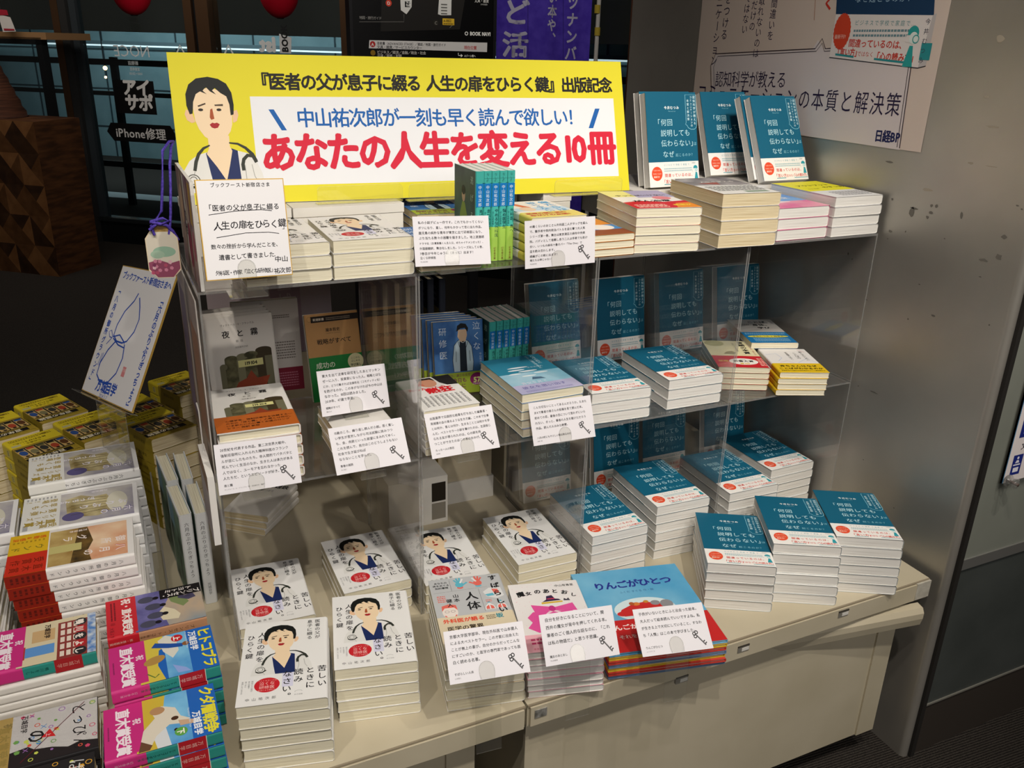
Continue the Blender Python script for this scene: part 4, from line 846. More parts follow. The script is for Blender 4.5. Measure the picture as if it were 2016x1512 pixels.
# ================================================================ books on the table in front
def fitkey(k): return KINDS[k]
stack('doc', -.366, -.255, -13.4, 6, 0, 'the frontmost doctor pile', (.004, .002))
stack('doc', -.215, -.209, -13.0, 5, 0, 'the doctor pile touching the anatomy books', (.002, -.002))
stack('doc', -.326, .002, -3.0, 3, 0, 'the doctor pile inside the leftmost shelf box')
stack('doc', -.138, .033, -.4, 3, 0, 'the tabletop doctor pile left of the second upright', (.001, 0))
stack('doc', .0065, -.002, -3.7, 3, 0, 'the doctor pile behind the anatomy books')
stack('doc', .194, -.006, -1.5, 3, 0, 'the doctor pile beside the teal piles')
stack('teal', .340, -.034, -.7, 5, 0, 'the tabletop pile beside a doctor pile')
stack('teal', .502, -.015, -2.3, 6, 0, 'the tall pile inside the lower third shelf box', (.003, 0))
stack('teal', .677, -.027, -1.3, 6, 0, 'the inner pile behind the angled piles')
stack('teal', .864, .056, .8, 5, 0, 'the innermost tabletop pile by the steel wall')
stack('teal', .494, -.196, -29.3, 5, 0, 'the angled pile beside the picture books', (.006, .005))
stack('teal', .630, -.217, -28.8, 6, 0, 'the middle one of three angled piles', (.0, -.009))
stack('teal', .762, -.244, -29.4, 6, 0, 'the angled pile nearest the steel wall', (.005, -.003))
stack('anatomy', -.051, -.251, -11.8, 6, 0, 'the anatomy book pile', (.002, -.004))
stack('witch', .080, -.277, -15.0, 7, 0, 'the pink bow pile', (.002, -.004), .002)
stack('applea', .226, -.294, -12.6, 7, 0, 'the picture book pile', (.0, .0), .0015, .5, ['applea', 'appleb', 'applec', 'appled', 'appleb', 'applec', 'appled'])
# ---- left end of the table
stack('june', -.643, .529, -88.4, 9, 0, 'the pile touching the yellow novels', (.008, .003), .0022, .4)
stack('june', -.648, .392, -90.8, 8, 0, 'the pile directly behind the orange pictures', (.008, 0), .0014, .3)
stack('august', -.662, .254, -91.2, 8, 0, 'the orange sky pile', (.018, 0), .0016, .3)
stack('june', -.852, .400, -90, 8, 0, 'the pile cut off at the photo\'s left', (0, 0), .003, 1.2)
stack('august', -.872, .24, -91, 6, 0, 'the pile cut off at the photo\'s left', (0, 0), .003, 1.2)
stack('princess', -.526, .107, -89.8, 4, 0, 'the red banded pile', (.003, 0), .0012, .3)
stack('camel0', -.524, -.043, -89.2, 5, 0, 'the red badged volume pile', (.0, .001), .001, .3)
stack('camel1', -.536, -.153, -90.3, 4, 0, 'the green badged volume pile', (.002, .0), .001, .3)
zr_ = stack('youth', -.688, .064, -90.3, 6, 0, 'the pile under the red building novel', (.0, .0), .001, .3)
stack('river', -.690, .068, -90.5, 1, zr_, 'the red building pile', (.0, .0), .002, 1)
stack('ninja0', -.694, -.100, -90.5, 3, 0, 'the brush titled pile', (.0, .0), .002, 1)
stack('ninja1', -.700, -.213, -90.5, 3, 0, 'the black pile at the photo\'s corner', (.0, .0), .002, 1)
for a_, b_, n, wh in ((-.2495, .905, 6, 'the pile right behind the violet hardcovers'), (-.270, 1.070, 6, 'the leftmost of the yellow piles'),
                      (-.151, 1.094, 6, 'the pile under the signed board'), (-.133, .932, 6, 'the pile in front of the signed board'),
                      (-.060, .780, 7, 'the tallest yellow pile by the shelf'), (-.016, .955, 6, 'the pile right of the signed board'), (.14, 1.02, 6, 'the farthest yellow pile')):
    x, y = .9063 * a_ - .4226 * b_, .4226 * a_ + .9063 * b_
    stack('gold', x, y, 205, n, 0, wh, (0, 0), .0014, .4)
def spine_out(key, x, y, z, th, label):
    """upright, spine towards the viewer, front cover to the left; (x, y, z) is the foot of the spine's left edge"""
    K = KINDS[key]; r = K.new(label)
    Q = Matrix(((0, 0, -1, 0), (-1, 0, 0, 0), (0, 1, 0, 0), (0, 0, 0, 1)))
    r.matrix_world = Matrix.Translation((0, 0, T)) @ Matrix.Translation((x, y, z)) @ Matrix.Rotation(R(th), 4, 'Z') @ Q @ Matrix.Translation((-K.W, 0, -K.TT))
for i, (x, y, w_) in enumerate(((-.392, .190, 'front left one of four beside the left shelf box'), (-.3655, .186, 'front right one of four beside the left shelf box'),
                                (-.401, .335, 'back left one of four beside the left shelf box'), (-.3745, .331, 'back right one of four beside the left shelf box'))):
    spine_out('june_spine', x, y, .0006, 2 if i % 2 else 5, 'upright white spined hardcover, ' + w_)
t = thing('divider', 'thin clear divider standing between the violet hardcovers and the upright books', 'divider', (-.428, .21, 0))
m = MB(); m.box((0, 0, .0005), (.003, .20, .185), PET, edge=PETE); m.obj('plate', t); m = MB(); m.box((-.03, 0, .0003), (0, .20, .003), PET, edge=PETE); m.obj('foot_plate', t)
# ---- middle level
stack('night_band', -.3265, .014, -2.0, 5, H1, 'the middle shelf pile', (.002, .002))
for i in range(4):
    stand('night', -.303 - .002 * i, .285 + .0194 * i, H1 + .0008, 4, 10.5, f"white hardcover with painted posts, {['front', 'second', 'third', 'rearmost'][i]} one of those leaning upright behind the orange bands")
stand('back', -.243, .394, H1 + .0008, -3, 6, 'book showing its barcoded back cover, upright behind the tan paperback')
stand('tan', -.115, .300, H1 + .0008, .7, 15.3, 'tan paperback with green band leaning upright behind the note cards')
stack('youth', -.138, .0, 1, 4, H1, 'the black titled pile behind a note card', (.004, 0), .002, 1)
stack('fever', .0085, .003, .9, 6, H1, 'the red titled pile', (.002, 0), .0015, .8)
for i in range(5):
    stand('intern', .121 - .0062 * i, .248 + .0154 * i, H1 + .0008, -6, 9.5, f"blue pocket book with drawn intern, {['front', 'second', 'third', 'fourth', 'rearmost'][i]} of five leaning upright")
xs = .232
for i in range(6):
    K = KINDS[f'series{i}0']; nm = ['first', 'second', 'third', 'fourth', 'fifth', 'last'][i]
    spine_out(f'series{i}0', xs + .0004, .236 + i * .001, H1 + .0008, 3, f"turquoise pocket book with blue author panel, {nm} of six spines on the middle shelf"); xs += K.TT + .0017
stack('sky', .197, .008, .5, 5, H1, 'the turquoise and lilac pile', (.002, 0), .002, .9)
stack('teal', .346, .012, -3.5, 3, H1, 'the short pile beside the turquoise books')
stack('teal', .525, .018, -2.4, 3, H1, 'the short pile in the upper third box')
stack('essence', .688, .072, -25, 4, H1, 'the red prize band pile', (0, 0), .0015)
stack('body_words', .832, .143, -20.5, 1, H1 + .0505, 'the pile behind the yellow bands', (0, 0), .001)
stack('baby', .792, .000, -22.3, 4, H1, 'the middle shelf\'s last pile', (-.008, -.004), .0015)
for k_, x, y, z, th, le, lb in ((0, .372, .312, H1, 3, 10, 'teal paperback with white band upright behind the blue intern books and spines'), (0, .531, .300, H1, 0, 9, 'teal paperback with white band upright, leftmost lit one on the middle shelf'),
                                (0, .700, .300, H1, 1, 10, 'teal paperback with white band upright in shade, middle of the middle shelf'), (0, .866, .300, H1, 0, 10, 'teal paperback with white band upright on the middle shelf nearest the steel wall'),
                                (0, .352, .296, 0, 0, 9, 'teal paperback with white band upright on the table behind the doctor pile'), (0, .5345, .283, 0, 0, 8, 'teal paperback with white band upright on the table behind the tall teal pile'),
                                (0, .684, .300, 0, 0, 9, 'teal paperback with white band upright on the table, middle of the back row'), (0, .867, .296, 0, 0, 9, 'teal paperback with white band upright on the table, nearest the steel wall')):
    stand('teal', x, y, z + .0008, th, le, lb)
stand('teal', .5345, .3055, .0008, 0, 8, 'teal paperback with white band upright, directly behind the one beside the third upright')
# ---- top level
stack('doc', -.2655, .002, -.3, 3, H2, 'the top pile touching the signed card', (.002, 0))
stack('doc', -.1325, .003, -.9, 3, H2, 'the top pile left of the note card', (.0, -.002))
stack('intern', .064, .184, -2.8, 4, H2, 'the pile beneath the banner')
stack('intern', .008, .004, -1.0, 3, H2, 'the pile behind the left top note card')
xs = .116
for i in range(5):
    K = KINDS[f'series{i}1']; nm = ['first', 'second', 'third', 'fourth', 'last'][i]
    spine_out(f'series{i}1', xs, .038 - i * .0006, H2 + .0008, -2, f"turquoise pocket book with lime band, {nm} of five spines on the top shelf"); xs += K.TT * 1.0 + .0005
stack('gods', .1955, -.010, .3, 5, H2, 'the pile behind the right top note card')
stack('gods_two', .3045, .006, .3, 3, H2, 'the pile beside the right top note card')
stack('cancer', .411, .008, -8.6, 5, H2, 'the top shelf pile')
stack('thick', .588, -.003, -4.4, 4, H2, 'the pile below upright teal books', (-.002, -.004), .002, .5)
stack('sunset', .738, .010, .2, 3, H2, 'the pink and blue pile', (0, 0), .002)
stack('yellow', .873, .004, .8, 4, H2, 'the top shelf\'s last pile', (-.001, -.002), .0012)
BZ = .0735
for x, y, th, le, lb in ((.576, .215, 1.7, 13.9, 'teal paperback with white band upright on top, next to the yellow banner'), (.578, .240, 1.7, 13.9, 'teal paperback with white band right behind the top one next to the banner'),
                         (.806, .318, .4, 22, 'teal paperback with white band upright on top, middle of the three facing'), (.862, .204, .5, 25.5, 'teal paperback with white band upright on top, in front of the wall poster'),
                         (.856, .229, .5, 25.5, 'teal paperback with white band right behind the one before the wall poster')):
    stand('teal', x, y, H2 + BZ + .0008, th, le, lb)
# ---- white cardboard boxes carrying the banner and the upright books
WB = noisy('white_card', '#D6D2CB', '#E2DFD8', 9, .6)
for i, (x0, x1, y0, y1, wh) in enumerate(((-.315, -.15, .225, .40, 'under the banner\'s left end, beside the signed card'), (-.145, .05, .22, .42, 'under the banner behind the doctor books'), (.18, .34, .35, .5, 'under the banner behind the turquoise spines'),
                                         (.345, .405, .24, .42, 'under the banner, small one beside the red and yellow pile'), (.542, .735, .207, .43, 'carrying the upright teal books next to the banner'), (.74, .99, .207, .43, 'carrying the upright teal books by the poster'))):
    t = thing('cardboard_box', 'low white box on top, ' + wh, 'box', (x0, y0, H2 + .0003), 'low white cardboard boxes')
    m = MB(); m.box((0, 0, 0), (x1 - x0, y1 - y0, BZ * .78), WB); m.obj('tray', t)
    m = MB(); m.box((-.0015, -.0015, BZ * .78 + .0002), (x1 - x0 + .0015, y1 - y0 + .0015, BZ), WB); m.obj('lid', t)
# ---- boxes on the table under the second shelf box
t = thing('cardboard_box', 'white cardboard box with cut window on the table, behind the second upright', 'box', (.03, .30, 0))
m = MB(); m.box((0, .0, 0), (.135, .09, .115), WB); m.obj('carton', t); m = MB(); m.box((.098, -.0012, .055), (.13, 0, .1), mat('#2A241C', .8)); m.box((.098, -.0012, .01), (.13, 0, .05), mat('#8A8478', .8)); m.obj('window_cut', t)
t = thing('cardboard_box', 'cream cardboard box with yellow striped edge on the table, behind the doctor pile', 'box', (.165, .365, 0))
m = MB(); m.box((0, 0, 0), (.14, .12, .055), WB); m.obj('tray', t); m = MB(); m.box((.004, .004, .0555), (.136, .116, .15), noisy('kraft_cream', '#B9AD94', '#C9BEA6', 12, .7)); m.obj('carton', t)
m = MB()
for i in range(4): m.box((-.0002 + .004, .004 + i * .02, .07), (.0035, .016 + i * .02, .148), mat('#C9A34A', .6))
m.obj('yellow_stripes', t)
for i in range(3):
    b = KINDS['youth']; r = b.new(f"white pocket book lying askew behind the lower left box, {['bottom', 'middle', 'topmost'][i]} of three"); r.matrix_world = Matrix.Translation((0, 0, T)) @ mx(-.300 + .002 * i, .455 - .002 * i, .0006 + i * b.step, -40 + 2 * i)
# ---- the row of books seen through the second and third shelf boxes from behind
for i in range(7):
    spine_out('dark', .05 + i * .026 + (.016 if i < 4 else 0), (.455 + .128 if i < 4 else .455) + .004 * (i % 2), .0006 + H1, 180 if i < 4 else 0, f"dark hardcover upright behind the acrylic shelf, {['first', 'second', 'third', 'fourth', 'fifth', 'sixth', 'last'][i]} from the lilac sheet")
t = thing('back_shelf', 'low white shelf standing behind the acrylic shelf boxes, carrying dark hardcovers', 'shelf', (.02, .40, 0)); m = MB(); m.box((0, .0, H1 - .012), (.34, .24, H1), CRM); m.obj('board', t)
for a in (.0, .328): m = MB(); m.box((a, .0, 0), (a + .012, .24, H1 - .0122), CRM); m.obj('side', t)
# ================================================================ note cards on clear clip stands
def rectframe(x, y, z, th, le, ro=0): return mx(x, y, z, th, le, ro)
def flat_art(mb, A, z=0.0): return mb.art(A, lambda x, y, l: (x * .001, y * .001, z + l * LAY))
KEYC = '#3A383A'
def key(a, x, y, s=1.0):
    a.ln([(x + 4 * s, y - 3 * s), (x + 17 * s, y - 20 * s)], 2.2 * s, KEYC, 3); a.ln([(x + 5 * s, y - 3.6 * s), (x + 16.6 * s, y - 19 * s)], .7 * s, '#9A989A', 4)
    for cx, cy in ((0, 0), (4.2, 1.8), (1.2, -4.4)): a.ring(x + cx * s, y + cy * s, 2.6 * s, 2.6 * s, 1.5 * s, KEYC, 3, 16)
    a.ln([(x + 13 * s, y - 15 * s), (x + 16.6 * s, y - 12.2 * s)], 1.8 * s, KEYC, 3); a.ln([(x + 15.6 * s, y - 18.4 * s), (x + 19.4 * s, y - 15.4 * s)], 1.8 * s, KEYC, 3)
CARDS = [
 ('c1', -.009, -.018, .669, 1.5, 15.5, -2.6, H2, 'white note card about a debut novel, left one on the top shelf', ['私の小説デビュー作です。これでもかってくらい', 'ボツになり、直し、何年もかかって世に出た作品。', '鹿児島の純朴な青年が東京に出て研修医になり、', 'ぶち当たる数々の困難を描きました。地上波連続', 'ドラマ化（白濱亜嵐くん主人公、めちゃイケメンだった）、', '外国語翻訳、舞台化しました。シリーズ化して６巻、', '7巻目が今年じゅうに（きっと）出ます！'], '泣くな研修医', '中山祐次郎', False, 62),
 ('c2', .170, -.043, .6565, -.6, 4.5, .5, H2, 'white note card about two surgeons, right one on the top shelf', ['40歳くらいのおじさん外科医二人がタッグを組ん', 'で、難手術や院内政治バトルを迎え撃つ大人気', 'シリーズ第一巻。舞台は東京港区の麻布中央病', '院。バディとして信頼し合う二人は手術でも助け', '合い、いつもの麻布十番のバー「The One」で', '盃を酌み交わします。', '続編がこの秋に出ます！'], '俺たちは神じゃない', '中山祐次郎', True, 60),
 ('c3', -.338, -.045, .346, 10.5, 23.9, -5.9, H1, 'white note card below the orange banded books, lower left', ['20世紀を代表する作品。第二次世界大戦中、', '強制収容所に入れられた精神科医のフランク', 'ルが目にしたものたち。非人間的でバタバタと', '死んでいく生活のなか、生きた人は体力がある', '人ではなく、ユーモアを忘れなかった', '人たちだ、というエピソードが好き。'], '夜と霧', 'ヴィクトール・E・フランクル（著）池田香代子（翻訳）', True, 58),
 ('c4', -.152, .060, .4035, 14, 20.8, -5.4, H1 + .0605, 'white note card leaning against the tan and green book', ['東大を出て法律を研究をしたあとマッキン', 'ゼーに入り、投資家になった人。戦略とはな', 'にか、どう行動すれば没個性化（コモディティ化）', 'を防げるのか。この本がなければ今の中山は', 'なかった。10回は読みました。', '2019年、47歳で早逝。'], '戦略がすべて', '瀧本哲史', True, 64),
 ('c5', -.157, -.046, .345, 8, 33, -3.4, H1, 'white note card at the middle shelf edge, second from left', ['15歳のころ、繰り返し読んだ小説。若く貧し', 'い学生が苦労しながら司法試験に挑みつつ', 'も、金、肉欲といった欲望にまみれてゆく。', 'これを読んで、自分はこのどうしようもない', '社会で生き延びねば', 'ならないことを学んだ。'], '青春の蹉跌', '石川達三', True, 62),
 ('c6', .006, -.045, .343, 5.7, 31, -2.8, H1, 'white note card below the red title pocket books', ['出版業界で伝説的な結果を打ち出した編集者・', '見城徹の血の滴るような生き方論。この本で仕事', 'とは何か、恩とは何か、生きることとは何かを学', 'んだ。ベストセラー小説を書けたのは、生涯信じ', 'られる友が得られたのは、心の師を持', 'つことができたのはこの本のおかげ。'], 'たった一人の熱狂', '見城徹', True, 68),
 ('c7', .201, -.038, .329, 2.4, 24.4, -2.4, H1, 'white note card below the turquoise and lilac books', ['こんな切ないことってあるんだろうか。たまた', 'まXで筆者の娘さんの投稿を見て読んだ本。', '初めての恋、最後の恋について思わずにいら', 'れない、きっと、筆者の人生を賭けただろう', '作品。読んだ人はみな絶賛。'], '八月の町にもやさしい雲は降るのだ', '加納一朗', True, 66),
 ('c8', -.065, -.310, .103, -.8, 42.7, -6, -.03, 'white note card in front of the grey anatomy books', ['京都大学医学部卒、現在外科医で山本健人', 'による大ベストセラー。この才能に出会えた', 'ことが無上の喜び。自分のからだってこんな', 'にすごいのか、と医学の専門家であっても面', '白く読める名著。'], 'すばらしい人体', '山本健人', True, 60),
 ('c9', .084, -.334, .106, .9, 38.1, -6.9, -.03, 'white note card in front of the pink bow books', ['自分を好きになることについて、関', '西弁の魔女が背中を押してくれる本。', '筆者のごく個人的な話なのに、「これ', 'は私の物語だ」と思う不思議。'], '魔女のあとおし', '中山有香里', True, 56),
 ('c10', .257, -.344, .076, -3.9, 49.5, -5.9, -.03, 'white note card in front of the blue picture books', ['子供がいないときにふと出会った絵本。', '大人だって絵本読んでいいですよね。私', 'が生きる上で大切にしていること、すなわ', 'ち「人情」はこの本で学びました。'], 'りんごがひとつ', 'ふくだすぐる', True, 64)]
CW, CH = 130.0, 77.5
for n, x, y, z, th, le, ro, base, lab, rows, ttl, au, hk, clipx in CARDS:
    a = Art(); k = len(rows); body = 112.0; lead = {4: 11.6, 5: 9.4, 6: 8.7, 7: 8.0}[k]
    for i, s_ in enumerate(rows):
        full = len(rows[0]); size = body / max(full, 17); nn = len(s_); sz = min(size, body / nn)
        a.t(s_, 8.5, CH - 11.5 - i * lead, sz * .96, '#232224', b=.012, pitch=sz)
    a.t(ttl, 8.5, 11.5, 4.4, '#2B2A2C', b=.01); a.t(au, 8.5, 6.2, 2.5, '#7A787A')
    if hk: key(a, 101, 27, 1.0)
    t = thing('note_card', lab, 'card', M=rectframe(x, y, z, th, le, ro), group='white note cards with a printed key')
    m = MB(); m.box((0, 0, -.00045), (CW * .001, CH * .001, 0), mat('#E2DFE4', .55)); flat_art(m, a); m.obj('card_sheet', t)
    # clip stand: rounded tongue in front of the card, strip below it, foot on the shelf
    F = rectframe(x, y, z, th, le, ro); cx = clipx * .001
    s = thing('clip_stand', 'clear plastic clip stand holding the ' + lab.replace('white ', '', 1).replace(', left one on the top shelf', ' on the top shelf').replace(', right one on the top shelf', ' on the top shelf'), 'card stand', M=F)
    m = MB(); r_ = .0125; pts = [(cx - r_ * .9, .001)] + [(cx - r_, .008)] + [(cx + r_ * math.cos(R(180 - q)), .014 + r_ * math.sin(R(180 - q))) for q in range(0, 181, 15)] + [(cx + r_, .008), (cx + r_ * .9, .001)]
    e_ = .0007
    m.prism(pts, .0009, .0016, PET, side=PETE)
    m.add([(px_ + (0.0), py_, .0018) for px_, py_ in pts] + [((px_ - cx) * .955 + cx, (py_ - .012) * .96 + .012, .0018) for px_, py_ in pts], [(i, i + 1, len(pts) + i + 1, len(pts) + i) for i in range(len(pts) - 1)], PETE)
    m.obj('tongue', s)
    m = MB(); inv = F.inverted()
    if base < 0:   # table edge stand: long strip hanging in front of the table edge
        drop = {'c8': .150, 'c9': .112, 'c10': .075}[n]
        p0 = F @ Vector((cx, -.001, -.0012)); dn = Vector((0, 0, -1)); rt = (F.to_3x3() @ Vector((1, 0, 0)))
        hw = .021; q = [p0 - rt * hw, p0 + rt * hw]; yy = -.3045
        lowz = {'c8': -.045, 'c9': -.012, 'c10': -.028}[n]
        P4 = [q[0], q[1], Vector((q[1].x + .004, min(q[1].y, yy) - .001, lowz)), Vector((q[0].x + .004, min(q[0].y, yy) - .001, lowz))]
        nrm = (P4[1] - P4[0]).cross(P4[3] - P4[0]).normalized() * .0008
        vs = [inv @ v for v in P4] + [inv @ (v + nrm) for v in P4]
        m.add(vs, [(0, 1, 2, 3), (7, 6, 5, 4)], PET); m.add(vs, [(0, 4, 5, 1), (1, 5, 6, 2), (2, 6, 7, 3), (3, 7, 4, 0)], PETE)
        m.obj('strip', s)
    else:
        p0 = F @ Vector((cx, 0, 0)); hw = .021; g = base + .0007
        m.box((-hw, -.004, 0), (hw, .036, .0008), PET, edge=PETE)
        if p0.z - g > .006: m.box((-hw, -.004, .0008), (hw, -.0032, p0.z - g - .002), PET, edge=PETE)
        o = m.obj('foot', s); o.matrix_local = inv @ Matrix.Translation((p0.x, p0.y, g))

# ================================================================ banner, signed cards, boards
YEL = '#DCD12A'
a = Art(); a.r(0, 0, 848, 254, YEL, 0); a.r(127, 29, 826, 182, '#E4E5E9', 1)
for q_ in PORT.q: a.q.append(([(x * .29, y * .29 + 20) for x, y in q_[0]], q_[1], q_[2], q_[3] + 2))
a.t('『医者の父が息子に綴る 人生の扉をひらく鍵』出版記念', 478, 196, 31, '#17150F', 3, .032, al='c', sx=.96, pitch=27.2)
a.t('中山祐次郎が一刻も早く読んで欲しい！', 202, 132, 36, '#0E5CA8', 3, .018, pitch=30.6, sx=.92)
a.p([(156, 160), (165, 160), (184, 124), (175, 124)], '#0E5CA8', 3); a.p([(784, 162), (794, 162), (777, 124), (767, 124)], '#0E5CA8', 3)
a.t('あなたの人生を変える10冊', 134, 60, 70, '#CF1A38', 7, .038, pitch=57, sx=.9)
t = thing('banner_board', 'large yellow banner board with a drawn doctor and red title', 'sign', M=mx(-.316, .29, .7285, -4.83, 17.94))
m = MB(); m.box((0, 0, -.006), (.848, .254, 0), mat('#E9E7E2', .6)); m.obj('foam_panel', t)
m = MB(); flat_art(m, a, .00004); m.obj('printed_face', t)
# two clear L rests along the banner's foot
for x, y, w_, wh in ((-.10, .236, .155, 'behind the doctor books'), (.062, .222, .11, 'behind the blue intern books on top'), (.345, .196, .150, 'behind the orange and blue pocket books')):
    t = thing('book_rest', 'clear acrylic book rest on the white boxes ' + wh, 'book rest', (x, y, H2 + BZ + .0005), 'clear acrylic book rests')
    m = MB(); m.box((0, 0, 0), (w_, .02, .002), PET, edge=PETE); m.obj('foot_plate', t)
    r_ = .008; pts = [(0, 0)] + [(r_ - r_ * math.cos(R(q)), .030 - r_ + r_ * math.sin(R(q))) for q in range(0, 91, 18)] + [(w_ - r_ + r_ * math.sin(R(q)), .030 - r_ + r_ * math.cos(R(q))) for q in range(0, 91, 18)] + [(w_, 0)]
    m = MB(); m.prism(pts, 0, .002, PET, X=Matrix(((1, 0, 0, 0), (0, 0, -1, 0), (0, 1, 0, .002), (0, 0, 0, 1))), side=PETE); m.obj('upright_plate', t)
def shikishi(name, label, cat, M, w_, h_, art, gold=1.3):
    t = thing(name, label, cat, M=M)
    m = MB(); m.box((0, 0, -.003), (w_ * .001, h_ * .001, 0), mat('#C9A24C', .4, .3)); m.obj('gilt_edge_board', t)
    m = MB(); m.box((gold * .001, gold * .001, .00003), ((w_ - gold) * .001, (h_ - gold) * .001, .0003), mat('#E6E4E6', .6)); flat_art(m, art, .0003); m.obj('paper_face', t)
    return t
a = Art(); IK = '#201F24'
a.t('ブックフースト新宿店さま', 19, 126, 6.4, IK, b=.012, jit=.05, pitch=6.9, rot=-.5); a.t('「医者の父が息子に綴る', 9, 95, 9.2, IK, b=.012, jit=.05, pitch=9.3, rot=-.8); a.t('人生の扉をひらく鍵', 17, 69, 12.4, IK, b=.012, jit=.06, pitch=11.2, rot=0); a.t('」', 112, 66, 9, IK)
a.ln([(13, 89), (50, 93), (85, 93.5), (100, 91.5)], .9, IK); a.ln([(20, 58), (60, 62.5), (92, 62), (107, 59.5)], .9, IK)
a.t('数々の挫折から学んだことを、', 11, 43.5, 7.2, IK, b=.012, jit=.06, pitch=6.9, rot=-1); a.t('遺書として書きました.', 20, 28, 8, IK, b=.012, jit=.06, pitch=7.7); a.t('中山', 97, 20, 9, IK, b=.012, jit=.06, sx=1.1); a.t('外科医・作家「泣くな研修医」', 13, 7, 7.2, IK, b=.012, jit=.06, pitch=5.9, rot=-.5); a.t('祐次郎', 94, 4, 8.6, IK, b=.012, jit=.06, pitch=8.4)
shikishi('signed_card', 'square white signed card with gold edge and black brush writing', 'card', mx(-.324, -.056, .683, 6.7, 11.9, -1.9), 121, 136, a)
s = thing('clip_stand', 'clear plastic clip stand holding the gold-edged signed card on top shelf', 'card stand', M=mx(-.324, -.056, .683, 6.7, 11.9, -1.9))
m = MB(); r_ = .0125; cx = .056; pts = [(cx - r_, .0), (cx - r_, .012)] + [(cx + r_ * math.cos(R(180 - q)), .014 + r_ * math.sin(R(180 - q))) for q in range(0, 181, 15)] + [(cx + r_, .012), (cx + r_, .0)]
m.prism(pts, .0012, .0019, PET, side=PETE); m.add([(px_, py_, .0021) for px_, py_ in pts] + [((px_ - cx) * .955 + cx, (py_ - .012) * .96 + .012, .0021) for px_, py_ in pts], [(i, i + 1, len(pts) + i + 1, len(pts) + i) for i in range(len(pts) - 1)], PETE); m.obj('tongue', s)
F_ = mx(-.324, -.056, .683, 6.7, 11.9, -1.9); p0 = F_ @ Vector((cx, 0, 0)); m = MB(); m.box((-.026, -.005, 0), (.026, .045, .001), PET, edge=PETE); m.box((-.026, -.005, .001), (.026, -.004, p0.z - H2 - .003), PET, edge=PETE); o = m.obj('foot', s); o.matrix_local = F_.inverted() @ Matrix.Translation((p0.x, p0.y, H2 + .0008))
a = Art(); BI = '#2A52B4'
a.t('ブックファースト新宿店さまへ', 16, 246, 17, BI, jit=.05, pitch=15.6, b=.025, rot=-1)
a.t('「六月のぶりぶりぎっちょう」', 218, 226, 17.5, BI, v=True, pitch=16.2, jit=.05, b=.03); a.t('「八月の御所グラウンド」', 24, 226, 15.5, BI, v=True, pitch=17.6, jit=.05, b=.03)
a.ln([(112, 222), (104, 205), (78, 180), (64, 150), (64, 128), (84, 118), (110, 118), (128, 124), (146, 146), (150, 172), (136, 196), (122, 214)], 3.6, BI); a.ln([(82, 118), (60, 96), (44, 66), (46, 42), (70, 30), (104, 34), (128, 58), (134, 90), (124, 116)], 3.8, BI)
a.ln([(62, 124), (90, 132), (120, 120), (126, 110), (96, 112), (66, 122)], 3, BI); a.ln([(62, 124), (48, 136), (38, 132), (48, 122), (60, 122)], 2.2, BI); a.ln([(60, 122), (44, 106)], 2.2, BI); a.ln([(40, 86), (36, 60)], 2, BI); a.ln([(46, 88), (42, 60)], 2, BI)
a.t('万城目学', 60, 14, 27, BI, jit=.06, sx=.9, pitch=23, b=.03); a.t('2024.7.7', 86, 2.5, 10, BI, jit=.05); a.r(150, 56, 164, 76, '#D8888C', 2); a.t('万城', 157, 66, 8, '#EBD2D2', 3, al='c')
shikishi('signed_board', 'white signed board with blue gourd drawing, standing behind the yellow novels', 'card', mx(-.532, .584, .312, -71.64, 28.5, 6.6), 242, 272, a, 2)
t = thing('book_rest', 'clear acrylic rest holding the blue gourd board above the yellow novels', 'book rest', (-.56, .50, .262)); 
Fs = mx(-.532, .584, .312, -71.64, 28.5, 6.6)
m = MB(); P = [Fs @ Vector(v) for v in ((0, -.0015, -.012), (.242, -.0015, -.012), (.242, -.0015, .02), (0, -.0015, .02))]; o_ = Vector((-.56, .50, .262)); P2 = [v + Vector((0, 0, -.002)) for v in P]
vs = [v - o_ for v in P] + [v - o_ for v in P2]; m.add(vs, [(0, 1, 2, 3), (7, 6, 5, 4)], PET); m.add(vs, [(0, 4, 5, 1), (1, 5, 6, 2), (2, 6, 7, 3), (3, 7, 4, 0)], PETE); m.obj('ledge', t)
m = MB(); Q = [Fs @ Vector(v) for v in ((.06, -.0016, -.004), (.20, -.0016, -.004))]; P = [Q[0], Q[1], Vector((Q[1].x, Q[1].y, .1975)), Vector((Q[0].x, Q[0].y, .1975))]; vs = [v - o_ for v in P] + [v - o_ + Vector((.0016, .0006, 0)) for v in P]
m.add(vs, [(0, 1, 2, 3), (7, 6, 5, 4)], PET); m.add(vs, [(0, 4, 5, 1), (1, 5, 6, 2), (2, 6, 7, 3), (3, 7, 4, 0)], PETE); m.obj('upright_plate', t)
